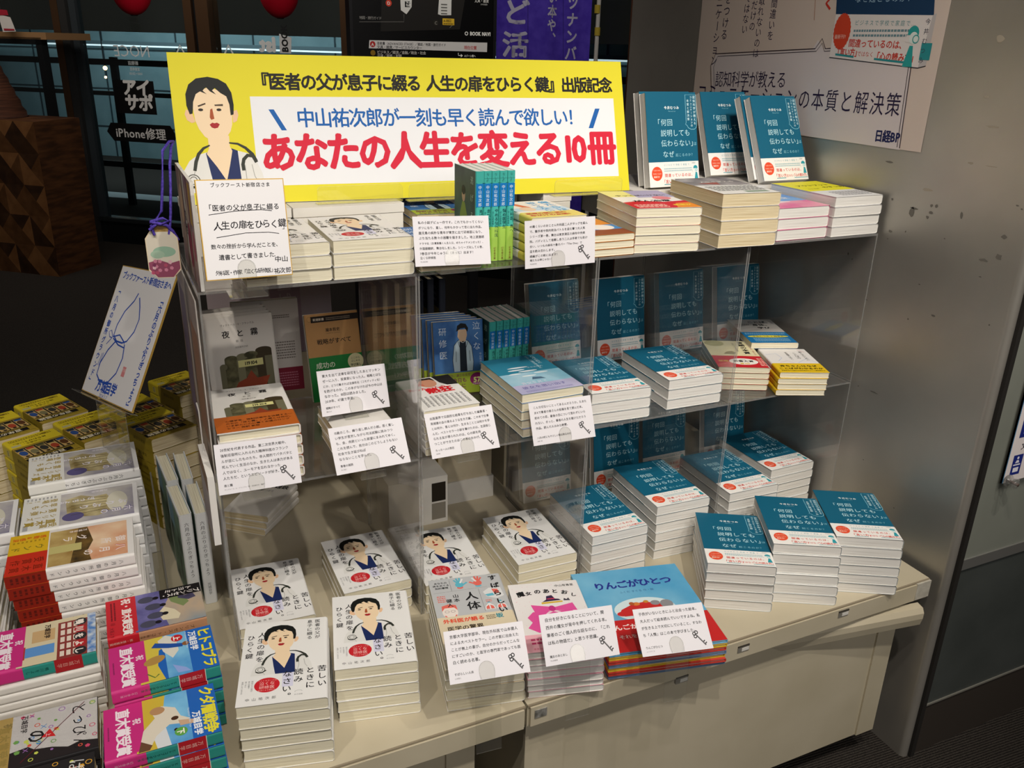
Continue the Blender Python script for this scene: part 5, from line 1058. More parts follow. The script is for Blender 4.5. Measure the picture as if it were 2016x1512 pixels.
# picture board standing on the shelf's left end, seen almost edge on
a = Art(); a.r(0, 0, 216, 155, noisy('manga_print', '#8A6A7A', '#C9B7A4', 16, .5), 0); a.e(50, 100, 26, 30, '#D8B89C', 1); a.r(90, 20, 112, 150, '#D9D4CC', 1); a.r(150, 0, 160, 155, '#7A4A34', 1); a.e(130, 50, 24, 34, '#9A4A5C', 1); a.t('なぜ', 100, 100, 20, '#26222A', 3, .03, v=True); a.e(190, 60, 18, 22, '#B0566A', 1); a.r(172, 90, 200, 150, '#C9A24C', 1)
BM = Matrix.Translation((-.3275, .216, H2 + .001)) @ Matrix(((0, 0, -1, 0), (-1, 0, 0, 0), (0, 1, 0, 0), (0, 0, 0, 1)))
t = thing('picture_board', 'foam board with a colourful picture on the shelf\'s left end, seen edge on', 'sign', M=BM)
m = MB(); m.box((0, 0, -.005), (.216, .155, 0), mat('#DEDBD6', .6)); m.obj('foam_panel', t); m = MB(); flat_art(m, a, .00004); m.obj('printed_face', t)
BM = Matrix.Translation((-.352, .09, .255)) @ Matrix(((0, 0, -1, 0), (-1, 0, 0, 0), (0, 1, 0, 0), (0, 0, 0, 1)))
a = Art(); a.r(0, 0, 125, 120, noisy('board_print', '#8F8A90', '#C2BDBA', 9, .5), 0); a.r(0, 88, 125, 120, '#8A6C52', 1)
t = thing('picture_board', 'white foam board hung beside the upright white spined hardcovers', 'sign', M=BM @ Matrix.Rotation(R(0), 4, 'Z'))
m = MB(); m.box((0, 0, -.010), (.125, .12, 0), mat('#DEDBD6', .6)); m.obj('foam_panel', t); m = MB(); flat_art(m, a, .00004); m.obj('printed_face', t); m = MB(); m.tube([(.03, .119, -.006), (.03, .19, -.006), (.03, .205, -.004)], .0012, mat('#D8D6D2', .4), 6); m.obj('hanger', t)
BM = Matrix.Translation((-.337, .34, .335)) @ Matrix(((0, 0, -1, 0), (-1, 0, 0, 0), (0, 1, 0, 0), (0, 0, 0, 1)))
a = Art(); a.r(0, 0, 320, 300, noisy('poster_side', '#6E5648', '#B9A59A', 7, .35), 0); a.r(20, 30, 120, 260, '#7A6E86', 1); a.r(140, 10, 170, 300, '#C9C2C0', 1); a.r(200, 60, 300, 240, '#A8806A', 1)
t = thing('picture_board', 'glossy picture sheet covering the left side of the acrylic shelf', 'sign', M=BM); m = MB(); m.box((0, 0, -.002), (.32, .30, 0), mat('#B9B2AC', .4)); m.obj('backing', t); m = MB(); flat_art(m, a, .00004); m.obj('printed_face', t)
# sheets behind the left shelf box: pale backs of posters
a = Art(); a.r(0, 0, 200, 130, '#B9ABB0', 0); a.r(100, 0, 150, 130, '#97838F', 1); a.t('空生城', 124, 120, 24, '#B3A4AC', 2, v=True, mir=False); a.r(150, 0, 200, 130, '#A69AA2', 1); a.e(50, 60, 5, 5, '#8F7F8A', 1, 12); a.e(70, 40, 5, 5, '#8F7F8A', 1, 12)
t = thing('poster_sheet', 'pale lilac poster sheet standing behind the left upper shelf box', 'poster', M=mx(-.265, .62, .326, 0, 4)); m = MB(); m.box((0, 0, -.001), (.27, .27, 0), mat('#B3A5AC', .5)); m.obj('sheet', t); m = MB(); m.art(a, lambda x, y, l: (.0 + x * .00134, .0 + y * .002, .00003 + l * LAY)); m.obj('printed_face', t)
t = thing('sheet_rest', 'white block supporting the lilac poster sheet behind the shelf', 'stand', (-.265, .617, 0)); m = MB(); m.box((0, 0, 0), (.27, .05, .3255), CRM); m.obj('block', t)
# wooden charm on a violet cord
CO = noisy('violet_cord', '#3A2A86', '#5A48B0', 300, .7)
cm_ = (-.366, .10, .655)
t = thing('wooden_charm', 'flowered wooden charm plate hanging on a violet cord', 'charm', cm_)
w_, h_, cn = .046, .080, .016; pts = [(-w_ / 2, .012), (-w_ / 2 + .012, 0), (w_ / 2 - .012, 0), (w_ / 2, .012), (w_ / 2, h_ - .02), (w_ / 2 - .014, h_), (-w_ / 2 + .014, h_), (-w_ / 2, h_ - .02)]
X = Matrix(((1, 0, 0, 0), (0, 0, -1, 0), (0, 1, 0, 0), (0, 0, 0, 1))); m = MB(); m.prism(pts, 0, .006, mat('#D9C9AC', .6), X=Matrix.Rotation(R(-12), 4, 'Z') @ X)
a = Art(); a.p([(x * 1000 * .94, (y * 1000 - 40) * .95 + 40) for x, y in pts], '#CFC8B8', 1); a.e(2, 40, 16, 8, '#8FB09A', 2); a.e(-8, 36, 10, 6, '#9EB8A2', 3); a.p([(-22, 14), (-11, 1), (11, 1), (22, 14), (22, 26), (8, 22), (-8, 28), (-22, 24)], '#8E4A62', 2); a.r(-12, 70, 12, 78, '#A0824A', 2)
for i in range(14): a.e(random.uniform(-19, 19), random.uniform(6, 26), 3, 3, random.choice(('#C98098', '#D8B0B8', '#7A3A5A', '#B0506A')), 4, 5)
m.art(a, lambda x, y, l: tuple(Matrix.Rotation(R(-12), 4, 'Z') @ Vector((x * .001, -.006 - l * LAY, y * .001)))); m.obj('plate', t)
m = MB(); m.tube([(-.010, -.007, .066), (-.013, -.008, .08), (-.006, -.006, .088), (.004, -.004, .1), (.010, 0, .14), (.016, .005, .185), (.028, .03, .195), (.036, .06, .192)], .0021, CO, 8)
m.tube([(.010, -.007, .066), (.013, -.008, .08), (.016, -.004, .095), (.020, .0, .13), (.024, .01, .165), (.030, .035, .187), (.036, .06, .192)], .0021, CO, 8)
m.tube([(-.016, -.008, .074), (-.004, -.011, .084), (.008, -.010, .080), (.016, -.008, .070), (.022, -.006, .056)], .0024, CO, 8); m.tube([(-.014, -.009, .086), (.0, -.013, .082), (.012, -.010, .086), (.004, -.008, .09), (-.014, -.009, .086)], .0022, CO, 8); m.obj('cord', t)
# ================================================================ poster on the steel wall
def PP(px, py): p = ax(px, py, PX); return (p.y, p.z)
y0_, z0_ = .69, 1.09; wy = .76
a = Art()   # millimetres: x to the right (towards the viewer), y up, origin at lower left
def pm(px, py):
    y, z = PP(px, py); return ((.69 - y) * 1000, (z - .80) * 1000)
tor = [(0, 30), (430, 22), (746, 22), (746, 60), (752, 640), (0, 640)]
a.p(tor, '#CFC0B6', 0)
a.p([pm(1404, 200), pm(1402, 130), pm(1410, 108), pm(1600, 98), pm(1612, 78), pm(1622, 97), pm(1800, 92), pm(1792, 150), pm(1772, 295), pm(1590, 268)], '#D2C9CA', 1)
a.ln([pm(1402, 200), pm(1400, 130), pm(1410, 106), pm(1606, 96), pm(1620, 76), pm(1626, 96), pm(1640, 95)], 2.2, '#3A3038', 2); a.ln([pm(1408, 200), pm(1406, 132), pm(1414, 111), pm(1608, 101), pm(1620, 85), pm(1624, 101), pm(1640, 100)], 1.6, '#3A3038', 2); a.ln([pm(1795, 130), pm(1772, 292)], 2.2, '#3A3038', 2); a.ln([pm(1790, 130), pm(1767, 290)], 1.6, '#3A3038', 2)
def pt(s_, px, py, sz, c, v=False, b=.0, sx=1, pitch=None, l=3, rot=2): x, y = pm(px, py); a.t(s_, x, y, sz, c, l, b, pitch, v, 'l', sx, 0 if v else rot)
NV = '#2A2140'
pt('認知科学が教える', 1408, 168, 40, NV, sx=.84, pitch=32.5)
x_, y_ = pm(1571, 207); a.t('コミュニケーションの本質と解決策', x_ - 9 * 41.5 * math.cos(R(1)), y_ - 9 * 41.5 * math.sin(R(1)) - 4, 48, NV, 3, 0, 41.5, False, 'l', .8, 1)
pt('日経BP', 1722, 276, 25, '#1E2454', b=.03, sx=.84, pitch=20)
for s_, px, py, sz in (('間違いを', 1527, -4, 22), ('受け取れないのは', 1508, -52, 22), ('相手だけの', 1493, -42, 22), ('せいではない', 1480, -56, 22), ('問題をつける', 1441, -62, 26), ('コミュニケーション', 1427, -78, 26)): pt(s_, px, py, sz, NV, True, .0, 1.0, sz * 1.04)
x_, y_ = pm(1604, 40); a.ln([(x_, y_), pm(1608, -30)], 1.5, '#A06A4A', 2); pt('く', 1622, 18, 28, '#C23A2E', b=.04)
Bk = [pm(1650, -60), pm(1634, 113), pm(1808, 134), pm(1822, 130), pm(1845, -60)]
a.p([pm(1652, -60), pm(1647, 28), pm(1840, 30), pm(1845, -60)], '#1E3A5A', 4); a.p([pm(1647, 28), pm(1634, 113), pm(1808, 134), pm(1838, 30)], '#DCD6D4', 4); a.p([pm(1838, 30), pm(1808, 134), pm(1824, 130), pm(1846, 26)], '#B9B4B4', 4); a.ln([pm(1634, 113), pm(1808, 134), pm(1824, 130)], 1.6, '#2A2A34', 5)
pt('なぜ起こるのか？', 1684, 4, 17, '#8FB0C8', l=5, rot=-1, pitch=19)
x_, y_ = pm(1659, 62); a.e(x_, y_, 24, 36, '#C9462E', 5, 50, jag=.05); pt('最新刊!!', 1644, 76, 9, '#E8C8B8', l=6)
pt('ビジネスで学校で家庭で…', 1684, 49, 11, '#4A8A90', pitch=13, l=5, rot=-1); x_, y_ = pm(1680, 74); a.smear(x_, y_, x_ + 150, y_ + 18, '#6A8A94', 2, 5)
pt('間違っているのは、', 1671, 91, 17, '#C23A2E', b=.02, pitch=16.5, l=5, rot=-1); pt('「言い方」', 1644, 108, 17, '#C23A2E', b=.025, pitch=14, l=5, rot=-1, sx=.85); pt('ではなく', 1688, 110, 11, '#C23A2E', pitch=11, l=5, rot=-1); pt('「心の読み方」', 1720, 117, 17, '#C23A2E', b=.025, pitch=15.5, l=5, rot=-1, sx=.9)
a.ln([pm(1646, 107), pm(1682, 112)], 4, '#2E8A90', 5); a.ln([pm(1722, 116), pm(1790, 124)], 4, '#2E8A90', 5)
x_, y_ = pm(1800, 66); a.e(x_, y_, 13, 14, '#2E9A98', 6, 20); a.r(x_ - 16, y_ - 16, x_ + 16, y_ - 3, '#DCD6D4', 7); a.e(x_ + 2, y_ - 8, 10, 11, '#D6E2DE', 8, 16); a.ring(x_ + 8, y_ - 10, 7, 7, 2, '#2E9A98', 9, 16); a.p([(x_ - 14, y_ - 60), (x_ + 10, y_ - 60), (x_ + 4, y_ - 22), (x_ - 4, y_ - 22)], '#2E9A98', 6)
x_, y_ = pm(1812, 118); a.r(x_ - 2, y_, x_ + 22, y_ + 30, '#2E8A90', 6); pt('今井むつみ', 1830, 36, 12, '#3A3A4A', True, .0, 1.0, 17, 6)
t = thing('wall_poster', 'large pale poster with navy writing hung on the steel wall', 'poster', (PX - .001, .69, .80))
m = MB(); m.art(a, lambda x, y, l: (-.0004 - l * .00012, -x * .001, y * .001))
sheet = [(0, -x * .001, y * .001) for x, y in tor] + [(-.0003, -x * .001, y * .001) for x, y in tor]; k = len(tor)
m.add(sheet, [tuple(range(k)), tuple(range(k, 2 * k))] + [(i, (i + 1) % k, k + (i + 1) % k, k + i) for i in range(k)], mat('#CFC0B6', .5)); m.obj('sheet', t)
# facility sign with a clear stud on the grey wall
SX, SZ = 1.092, .216; t = thing('facility_sign', 'white sign with dark blue pictograms on the grey green wall', 'sign', (SX, PF - .006, SZ)); m = MB(); m.box((0, -.004, 0), (.4, 0, .34), mat('#E2D9D8', .4)); m.box((0, -.0045, 0), (.0015, .0, .34), mat('#5A8AB0', .3)); m.obj('plate', t)
a = Art(); NB = '#1E2A7A'
a.r(16, 14, 44, 58, NB, 1); a.r(22, 20, 38, 30, '#E2E0EA', 2); a.ln([(20, 36), (40, 36)], 3, '#E2E0EA', 2); a.p([(24, 40), (36, 40), (33, 46), (27, 46)], '#E2E0EA', 2); a.e(30, 51, 3, 3, '#E2E0EA', 2, 14); a.r(16, 96, 60, 150, NB, 1); a.r(26, 104, 60, 116, '#E2E0EA', 2); a.t('文具', 30, 70, 16, '#2A2A34', 2, .02); a.r(60, 14, 120, 58, '#E8E4E6', 1); a.r(16, 180, 60, 236, NB, 1)
m = MB(); m.art(a, lambda x, y, l: (x * .001, -.0042 - l * LAY, y * .001)); m.obj('pictograms', t)
t = thing('sign_stud', 'round clear plastic stud at the sign\'s lower corner', 'stud', (SX + .012, PF - .0105, SZ + .006)); m = MB(); Xr = Matrix.Rotation(R(90), 4, 'X'); m.lathe([(0, 0), (.011, 0), (.013, .003), (.012, .007), (.007, .009), (.006, .014), (.010, .016), (.011, .02), (.007, .023), (0, .024)], (0, 0, 0), clear('clear_stud', (.85, .85, .84, 1), .06, .10), X=Xr); m.obj('knob', t); m = MB(); m.lathe([(0, .0), (.003, .0), (.003, .0245), (0, .0245)], (0, 0, 0), mat('#5A4A44', .5), X=Xr); m.obj('screw', t)
# ================================================================ things between the table and the glass
p0 = ay(697, 118, 2.2); p1 = ay(972, -40, 2.2); W_ = (p1.x - p0.x) * 1000
def nav(px, py): p = ay(px, py, 2.2); return ((p.x - p0.x) * 1000, p.z * 1000)
a = Art(); Hh = nav(700, -40)[1]
a.p([nav(749, 62), nav(905, 58), nav(922, -40), nav(752, -40)], '#1E1C1A', 1)
a.p([nav(786, -40), nav(789, 20), nav(800, 28), nav(810, 14), nav(812, -40)], '#D8D8D4', 2); a.p([nav(864, 0), nav(862, 28), nav(868, 30), nav(888, 30), nav(889, -20), nav(872, -20)], '#D8D8D4', 2)
for i in range(4): a.r(nav(868, 8 + i * 6)[0], nav(868, 10 + i * 6)[1], nav(880, 0)[0], nav(880, 8 + i * 6)[1], '#6A6A66', 3)
a.r(*nav(797, 14), *nav(807, 3), '#17181A', 3); a.t('アイ', *nav(799, 8), 11, '#E8E8E4', 4, .04, sx=.8); a.t('サポ', *nav(799, 13), 11, '#E8E8E4', 4, .04, sx=.8)
x_, y_ = nav(765, 6); a.e(x_, y_, 12, 12, '#C9402E', 3); a.t('D', x_, y_ - 6, 16, '#E8E4DE', 4, .02, al='c'); x_, y_ = nav(858, 45); a.e(x_, y_, 12, 12, '#26241F', 3); a.t('C', x_, y_ - 6, 16, '#8A867E', 4, .02, al='c')
a.r(*nav(871, 49), *nav(894, 37), '#D8B02E', 3); a.t('A-3出口', *nav(873, 43), 12, '#2A2418', 4, .02, sx=.75, pitch=9); a.smear(*nav(873, 48.5), *nav(892, 45), '#5A4A1E', 1, 4)
a.t('文具・雑貨', *nav(934, 4), 15, '#D8D8D4', 3, .01, sx=.8, pitch=12.5); a.t('STATIONERY', *nav(946, 10), 7, '#D8D8D4', 3, sx=.7); a.t('地図・旅行ガイド', *nav(707, 37), 12.5, '#9A9894', 3, pitch=11)
a.ln([nav(707, 43), nav(795, 43), nav(795, 28)], 1.4, '#7A7874', 2); a.ln([nav(885, 55), nav(890, 50)], 1.2, '#8A8884', 2)
a.t('BOOK NAVI', *nav(925, 69.5), 19, '#ECECE8', 3, .05, sx=.82); x_, y_ = nav(918, 66); a.ring(x_, y_, 6, 6, 3.2, '#ECECE8', 3, 18)
a.p([nav(726, 95), nav(727, 79), nav(959, 84), nav(958.5, 102.5)], '#D4D2D0', 2); x_, y_ = nav(733.5, 87); a.e(x_, y_, 11, 11, '#B02A2A', 3); a.t('A', x_, y_ - 6, 15, '#E8E4DE', 4, .03, al='c')
a.t('芸能書（ADVANCED STAGE）／雑誌／地図・旅行ガイド', *nav(742, 87.5), 12, '#26262A', 3, .01, sx=.9, pitch=11); a.t('文具・雑貨／サービスカウンター', *nav(742, 95), 13, '#26262A', 3, .01, pitch=12.3); a.t('現在位置', *nav(913, 96.5), 15, '#C23A3E', 3, .01, pitch=14)
x_, y_ = nav(734, 104); a.e(x_, y_, 10, 10, '#8A6A1E', 3); a.t('ビジネス／経済／金融／政治・社会', *nav(742, 105), 13, '#CFCCC6', 3, .01, pitch=12.6); a.t('法律／資格・就職', *nav(742, 112), 13, '#CFCCC6', 3, pitch=12.6); a.ln([nav(902, 104), nav(902, 109), nav(908, 109.5)], 3, '#E8E8E4', 3); a.p([nav(907, 106), nav(911, 109.5), nav(907, 113)], '#E8E8E4', 3); a.t('Aゾーン奥へ', *nav(914, 112), 11, '#E8E8E4', 3, .02, sx=.8, pitch=8.6)
t = thing('guide_board', 'black floor guide board with map and white row, behind the banner', 'sign', (p0.x, 2.2, 0)); m = MB(); w_ = p1.x - p0.x
m.box((0, 0, FLZ + .55), (w_, .05, 2.1), mat('#0B0B0C', .35)); m.box((-.012, -.004, FLZ + .54), (0, .054, 2.1), mat('#1A1A1C', .4)); m.box((w_, -.004, FLZ + .54), (w_ + .012, .054, 2.1), mat('#1A1A1C', .4)); m.obj('panel', t); m = MB(); m.art(a, lambda x, y, l: (x * .001, -.0008 - l * .0003, y * .001)); m.obj('printed_map', t)
m = MB(); m.box((.05, .01, FLZ), (.09, .04, FLZ + .55), mat('#1A1A1C', .4)); m.box((w_ - .09, .01, FLZ), (w_ - .05, .04, FLZ + .55), mat('#1A1A1C', .4)); m.box((.0, -.15, FLZ), (w_, .2, FLZ + .012), mat('#1A1A1C', .4)); m.obj('stand_legs', t)
# violet hanging banner on its pole
YB = 2.9; p0 = ay(976, 150, YB); p1 = ay(1168, -40, YB)
def nb(px, py): p = ay(px, py, YB); return ((p.x - p0.x) * 1000, p.z * 1000)
t = thing('nobori_flag', 'violet cloth flag with white writing beside its white pole', 'flag', (p0.x, YB, 0)); w_ = p1.x - p0.x; n = 22
VF = noisy('violet_cloth', '#4A33B4', '#5A44C4', 20, .8)
def wavy(x): return .012 * math.sin(x * 18) + .006 * math.sin(x * 41)
m = MB(); vs = []
for i in range(n + 1): vs += [(w_ * i / n, wavy(w_ * i / n), FLZ + .6), (w_ * i / n, wavy(w_ * i / n), 2.15)]
m.add(vs, [(2 * i, 2 * i + 2, 2 * i + 3, 2 * i + 1) for i in range(n)], VF, True)
m.add([(x, y + .0015, z) for x, y, z in vs], [(2 * i, 2 * i + 2, 2 * i + 3, 2 * i + 1) for i in range(n)], VF, True)
a = Art(); a.t('子ど活', *nb(1020, -70), 126, '#CFCBE2', 1, .03, v=True, pitch=150, sx=1.15); a.t('い本や、', *nb(1087, -18), 62, '#CFCBE2', 1, .03, v=True, pitch=64); a.t('ツナンバー', *nb(1130, -10), 72, '#CFCBE2', 1, .03, v=True, pitch=80, rot=0); a.ln([nb(1040, -40), nb(1040, 130)], 2, '#2E2070', 1); a.ln([nb(1110, -40), nb(1110, 130)], 2, '#2E2070', 1)
m.art(a, lambda x, y, l: (x * .001, wavy(x * .001) - .0012, y * .001)); m.obj('cloth', t)
pp = ay(1176, 60, YB); m = MB(); m.cyl((pp.x - p0.x, .0, FLZ + .04), (pp.x - p0.x, .0, 2.2), .011, mat('#C9C6C0', .4), 12); m.cyl((-.03, 0, 2.16), (pp.x - p0.x, 0, 2.16), .008, mat('#C9C6C0', .4), 10); m.cyl((pp.x - p0.x, 0, FLZ), (pp.x - p0.x, 0, FLZ + .04), .16, mat('#8A8A88', .6), 24); m.obj('pole', t)
for py in (18, 62): q_ = ay(1176, py, YB); m = MB(); m.cyl((q_.x - p0.x, 0, q_.z - .02), (q_.x - p0.x, 0, q_.z + .02), .015, mat('#B9A23A', .5), 12); m.obj('clip', t)
# red paper lanterns
for px, py, r_, wh in ((257, -28, 38, 'left one of two near the shop glass'), (548, -22, 40, 'right one of two, above the doctor banner')):
    YL_ = 3.4; c_ = ay(px, py, YL_); rr = r_ * .86 * (c_ - CLOC).length / FPX; t = thing('paper_lantern', 'red round paper lantern, ' + wh, 'lantern', (c_.x, c_.y, c_.z), 'red paper lanterns')
    m = MB(); prof = [(rr * math.sin(R(a_)) * (1 + .012 * (k_ % 2)), -rr * 1.38 * math.cos(R(a_))) for k_, a_ in enumerate(range(8, 173, 5))]; m.lathe(prof, (0, 0, 0), mat('#C8102A', .55), 36); m.obj('shade', t)
    m = MB(); m.lathe([(0, -rr * 1.40), (rr * .17, -rr * 1.40), (rr * .17, -rr * 1.34), (0, -rr * 1.34)], (0, 0, 0), mat('#26201E', .5), 20); m.lathe([(0, rr * 1.34), (rr * .17, rr * 1.34), (rr * .17, rr * 1.41), (0, rr * 1.41)], (0, 0, 0), mat('#26201E', .5), 20); m.obj('rim', t)
    m = MB(); m.cyl((0, 0, rr * 1.4), (0, 0, 2.3 - c_.z), .003, mat('#2A2A2A', .6), 6); m.obj('cord', t)
# ---- lettering stuck on the glass
def gx(A, name, label, cat, u, z, s_=1.0):
    t = thing(name, label, cat, M=GX @ Matrix.Translation((u, -.008, z))); m = MB(); m.art(A, lambda x, y, l: (x * .001, -.0004 - l * .0008, y * .001)); m.obj('lettering', t); return t
def gm(px, py): u, z = G(px, py); return u, z
u0, z0 = G(232, 222); u1, z1 = G(303, 160); s_ = (u1 - u0) * 1000; hh = (z1 - z0) * 1000
a = Art(); a.r(0, 0, s_, hh, '#0C0C0D', 0); k_ = s_ / 70
for ch, x, y in (('ア', 14, 37), ('イ', 38, 37), ('サ', 16, 9), ('ポ', 40, 9)): a.t(ch, x * k_, y * hh / 62, 25 * k_, '#D4D4D2', 1, .05, it=.1)
gx(a, 'glass_sticker', 'square black glass sticker with four white katakana', 'sticker', u0, z0)
u0, z0 = G(215, 276); u1, z1 = G(345, 252); s_ = (u1 - u0) * 1000; hh = 27 / 24 * (z1 - z0) * 1000
a = Art(); a.p([(0, hh / 2), (s_ * .07, hh), (s_ * .94, hh), (s_, hh * .6), (s_, hh * .3), (s_ * .96, 0), (s_ * .09, 0)], '#0C0C0D', 0); a.t('iPhone修理', s_ * .13, hh * .24, hh * .66, '#D4D4D2', 1, .02, sx=1.02, pitch=hh * .68)
gx(a, 'glass_sticker', 'long black arrow shaped glass sticker about phone repair', 'sticker', u0, z0)
u0, z0 = G(222, 112); u1, z1 = G(296, 92); k_ = (u1 - u0) * 1000
a = Art(); a.t('NOCE', k_, 6, 105, '#C9CED0', 1, .0, mir=True, sx=.98, it=.06); a.t('新宿店', k_ * .66, -46, 28, '#B9C0C2', 1, .02, mir=True); a.t('営業時間', k_ * .68, -84, 24, '#B9C0C2', 1, .02, mir=True, sx=.8, pitch=20); a.t('11:00〜20:00', k_ * .74, -112, 22, '#B9C0C2', 1, .02, mir=True, sx=.9)
gx(a, 'glass_lettering', 'white mirrored shop lettering on the glass, seen from inside', 'lettering', u0, z0)
u0, z0 = G(534, 104); u1, z1 = G(576, 73); k_ = (u1 - u0) * 1000
a = Art(); a.p([(k_ * .42, 0), (k_ * .44, k_ * .72), (k_ * .98, k_ * .60), (k_ * .92, 0)], '#C9CBCC', 0); a.t('BOOK', k_ * .80, k_ * .04, 62, '#17181A', 1, .04, rot=90, sx=.9); a.t('1st', k_ * .36, k_ * .06, 120, '#D4D6D6', 1, .06, mir=True)
gx(a, 'glass_lettering', 'white mirrored book shop mark on the glass above the banner', 'lettering', u0, z0)
for i, (px, wh) in enumerate(((357, 'left'), (452, 'right'))):
    u0, z0 = G(px, 102); a = Art(); a.ln([(-60, -60), (0, 40), (60, -60)], 16, '#C9D4D6', 1); gx(a, 'glass_arrow', f"white chevron mark on the glass, {wh} of two above the yellow banner", 'lettering', u0, z0)
# ---- furniture seen at the left by the glass
WD = noisy('walnut_veneer', '#3A2416', '#5E3C24', 7, .5, stretch=(1, 1, 6))
def gv(px, py, v): return G(px, py, v)
def gbox(m, pxa, pya, pxb, pyb, v0, v1, mt):
    a_, b_ = G(pxa, pya, v0), G(pxb, pyb, v0); m.box((min(a_[0], b_[0]), v0, min(a_[1], b_[1])), (max(a_[0], b_[0]), v1, max(a_[1], b_[1])), mt, X=GX)
t = thing('console_rack', 'black metal rack with a light wood top by the glass, far left', 'furniture', (0, 0, 0)); V0 = -.55
m = MB(); gbox(m, -120, 72, 89, 64, V0, V0 + .4, mat('#8A6A48', .5)); m.obj('top_board', t)
a0, a1 = G(68, 74, V0), G(80, 74, V0); m = MB(); m.box((a0[0], V0, FLZ), (a1[0], V0 + .05, a0[1]), BLK, X=GX); m.obj('leg', t)
m = MB(); gbox(m, -120, 82, 80, 74, V0, V0 + .04, BLK); m.obj('rail', t); m = MB(); gbox(m, -120, 258, 96, 240, V0, V0 + .04, BLK); m.obj('rail', t)
m = MB(); b0 = G(-100, 74, V0); m.box((b0[0], V0, FLZ), (b0[0] + .05, V0 + .05, b0[1]), BLK, X=GX); m.obj('leg', t)
t = thing('parquet_cabinet', 'dark cabinet clad in triangular wood parquet, far left', 'cabinet', (0, 0, 0)); V1 = -1.0
c0 = G(66, 240, V1); c1 = G(-130, 240, V1); m = MB(); m.box((c1[0], V1, FLZ), (c0[0], V1 + .38, c0[1]), WD, X=GX)
tri = (noisy('parquet_dark', '#2C1B10', '#3E2817', 16, .45), noisy('parquet_mid', '#4C3019', '#5E3E24', 16, .45), noisy('parquet_light', '#6A4628', '#7A5432', 16, .45)); nx, nz = 5, 5; dw, dh = (c0[0] - c1[0]) / nx, (c0[1] - FLZ) / nz
for i in range(nx):
    for j in range(nz):
        x0, z0 = c1[0] + i * dw, FLZ + j * dh; cx, cz = x0 + dw / 2, z0 + dh / 2; q_ = [(x0, z0), (x0 + dw, z0), (x0 + dw, z0 + dh), (x0, z0 + dh)]
        for k_ in range(4): (xa, za), (xb, zb) = q_[k_], q_[(k_ + 1) % 4]; m.add([(xa, V1 - .002, za), (xb, V1 - .002, zb), (cx, V1 - .006, cz)], [(0, 1, 2)], tri[(i * 2 + j + k_ * (1 + (i + j) % 2)) % 3], X=GX)
m.obj('body', t)
t = thing('fringed_lamp', 'brown fringed basket lamp standing on the parquet cabinet', 'lamp', (0, 0, 0)); V2 = V1 + .15; g0 = G(-22, 236, V2); m = MB(); FR = noisy('brown_fringe', '#2A1710', '#5A3624', 4, .8, stretch=(1, 1, 60))
cw = GX @ Vector((g0[0], V2, c0[1] + .001)); gt = G(0, 100, V2)[1] - c0[1]; rb = G(36, 236, V2)[0] - g0[0]; prof = [(0, 0), (rb, 0)] + [(rb * (1 - .62 * (k_ / 12)) * (1.02 if k_ % 2 else .97), gt * k_ / 12) for k_ in range(13)] + [(0, gt)]; m.lathe(prof, cw, FR, 30); m.obj('fringe', t)
t = thing('hang_tag', 'white and red paper price tag hanging at the upper left', 'tag', (0, 0, 0)); V3 = -.62
q_ = [G(-4, 28, V3), G(20, 34, V3), G(31, 62, V3), G(6, 63, V3)]; m = MB(); m.add([(u, V3, z) for u, z in q_] + [(u, V3 + .002, z) for u, z in q_], [(0, 1, 2, 3), (7, 6, 5, 4), (0, 1, 5, 4), (1, 2, 6, 5), (2, 3, 7, 6), (3, 0, 4, 7)], mat('#C9C4C0', .5), X=GX); m.obj('card', t)
q_ = [G(-4, 18, V3), G(14, 20, V3), G(17, 30, V3), G(-2, 30, V3)]; m = MB(); m.add([(u, V3 - .003, z) for u, z in q_] + [(u, V3 - .001, z) for u, z in q_], [(0, 1, 2, 3), (7, 6, 5, 4), (0, 1, 5, 4), (1, 2, 6, 5), (2, 3, 7, 6), (3, 0, 4, 7)], mat('#9A2434', .5), X=GX); m.obj('red_field', t)
q_ = [G(8, 56, V3), G(28, 57, V3), G(29, 60, V3), G(9, 60, V3)]; m = MB(); m.add([(u, V3 - .003, z) for u, z in q_] + [(u, V3 - .001, z) for u, z in q_], [(0, 1, 2, 3), (7, 6, 5, 4), (0, 1, 5, 4), (1, 2, 6, 5), (2, 3, 7, 6), (3, 0, 4, 7)], mat('#9A2434', .5), X=GX); m.obj('red_stripe', t)
m = MB(); q0 = G(2, 24, V3); m.cyl(GX @ Vector((q0[0], V3, q0[1])), GX @ Vector((q0[0] - .05, V3, 2.3)), .002, mat('#2A2A2A', .6), 6); q1 = G(2, 30, V3); m.obj('string', t)
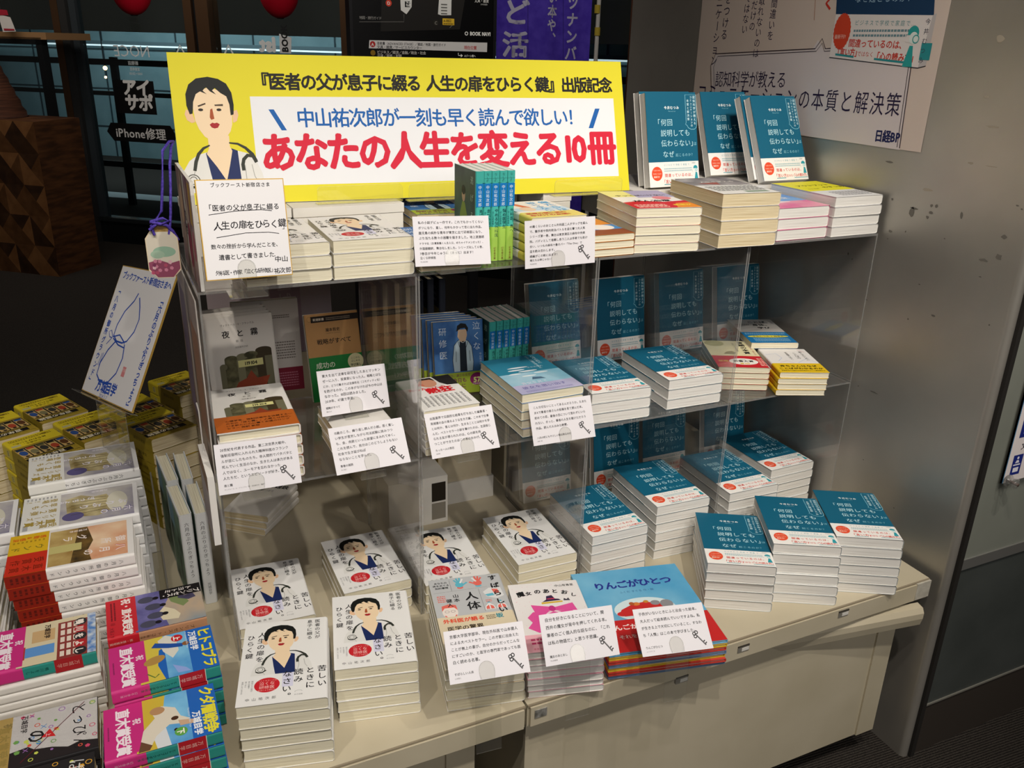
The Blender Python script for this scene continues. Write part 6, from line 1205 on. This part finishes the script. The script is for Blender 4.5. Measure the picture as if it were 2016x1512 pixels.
# ---- railing and fixtures in the passage beyond the glass
RL = mat('#1E2224', .4, .5); V4 = 1.3
t = thing('railing', 'dark passage railing with posts and rails beyond the glass', 'railing', (0, 0, 0)); m = MB()
for py, h_ in ((124, .05), (186, .036), (325, .05)):
    g = G(260, py, V4); m.box((-5, V4, g[1] - h_ / 2), (5, V4 + .03, g[1] + h_ / 2), RL, X=GX)
m.obj('rails', t)
for px in (216, -60, 520, 900):
    g = G(px, 122, V4); m = MB(); m.box((g[0] - .03, V4 + .031, FLZ), (g[0] + .03, V4 + .07, g[1] + .04), RL, X=GX); m.obj('post', t)
m = MB(); m.box((-9, V4 + .3, FLZ + .0005), (9, V4 + .55, FLZ + .004), mat('#B9C4C6', .5), X=GX); m.obj('floor_stripe', t)
CL = (.86, .97, 1.0)
for i, (px, py) in enumerate(((311, 43), (120, 60), (560, 60))):
    V5 = 2.8; u_, _ = G(px, py, V5); t = thing('downlight', f"round white downlight in the passage ceiling, {['middle', 'left', 'right'][i]} of three", 'lamp', M=GX @ Matrix.Translation((u_, V5, 1.602)), group='passage downlights')
    m = MB(); m.lathe([(0, .0), (.075, .0), (.085, .01), (.085, .018), (0, .018)], (0, 0, 0), emis('#F2FBFF', 9), 24); m.obj('diffuser', t); m = MB(); m.lathe([(.086, -.004), (.1, -.004), (.1, .018), (.086, .018)], (0, 0, 0), mat('#8A8E90', .4), 24); m.obj('rim', t)
    p = GX @ Vector((u_, V5, 1.54)); light('downlight_beam', 'SPOT', p, 60, CL, GX @ Vector((u_, V5 + 1.0, .0)), .09, spot_size=R(150), spot_blend=.6)
t = thing('wall_wash_lamp', 'long bright lamp strip high on the passage wall', 'lamp', (0, 0, 0)); g = G(260, 92, 4.15); m = MB(); m.box((-5, 4.12, g[1]), (5, 4.19, g[1] + .018), emis('#E6F6FA', .9), X=GX); m.obj('tube', t); m = MB(); m.box((-5, 4.12, g[1] + .0185), (5, 4.199, g[1] + .06), mat('#5E7278', .5), X=GX); m.obj('housing', t)
# warm pendant bulbs near the glass
for i, (px, py, r_) in enumerate(((207, 134, .022), (204, 122, .014), (208, 152, .014))):
    V6 = 3.1 + .15 * i; g = G(px, py, V6); c_ = GX @ Vector((g[0], V6, g[1])); t = thing('pendant_bulb', f"small warm pendant bulb beyond the glass, {['middle', 'top', 'lowest'][i]} of three", 'lamp', c_, 'warm pendant bulbs'); m = MB(); m.lathe([(.001, -r_)] + [(r_ * math.sin(R(q)), -r_ * math.cos(R(q))) for q in range(20, 161, 20)] + [(.001, r_)], (0, 0, 0), emis('#FFC27A', 14), 16); m.obj('glass_globe', t); m = MB(); m.cyl((0, 0, r_), (0, 0, 1.6 - c_.z), .003, BLK, 6); m.obj('cord', t)
# ---- track lamps over the table (the lamps that light it)
for i, (x, y, tg) in enumerate(((-.42, -1.30, (-.20, 0, .25)), (.30, -1.35, (.30, 0, .25)), (.95, -1.15, (.80, .05, .3)))):
    t = thing('track_lamp', f"white ceiling track lamp over the table, {['left', 'middle', 'right'][i]} of three", 'lamp', (x, y, 2.15), 'ceiling track lamps'); d = (Vector(tg) - Vector((x, y, 2.15))).normalized()
    m = MB(); m.cyl(-d * .14, -d * .02, .045, mat('#D8D6D2', .4), 24); m.obj('housing', t); m = MB(); m.cyl(-d * .1, Vector((-d.x * .1, -d.y * .1, .149)), .012, mat('#D8D6D2', .4), 10); m.obj('stem', t)
bpy.data.objects.remove(_to)
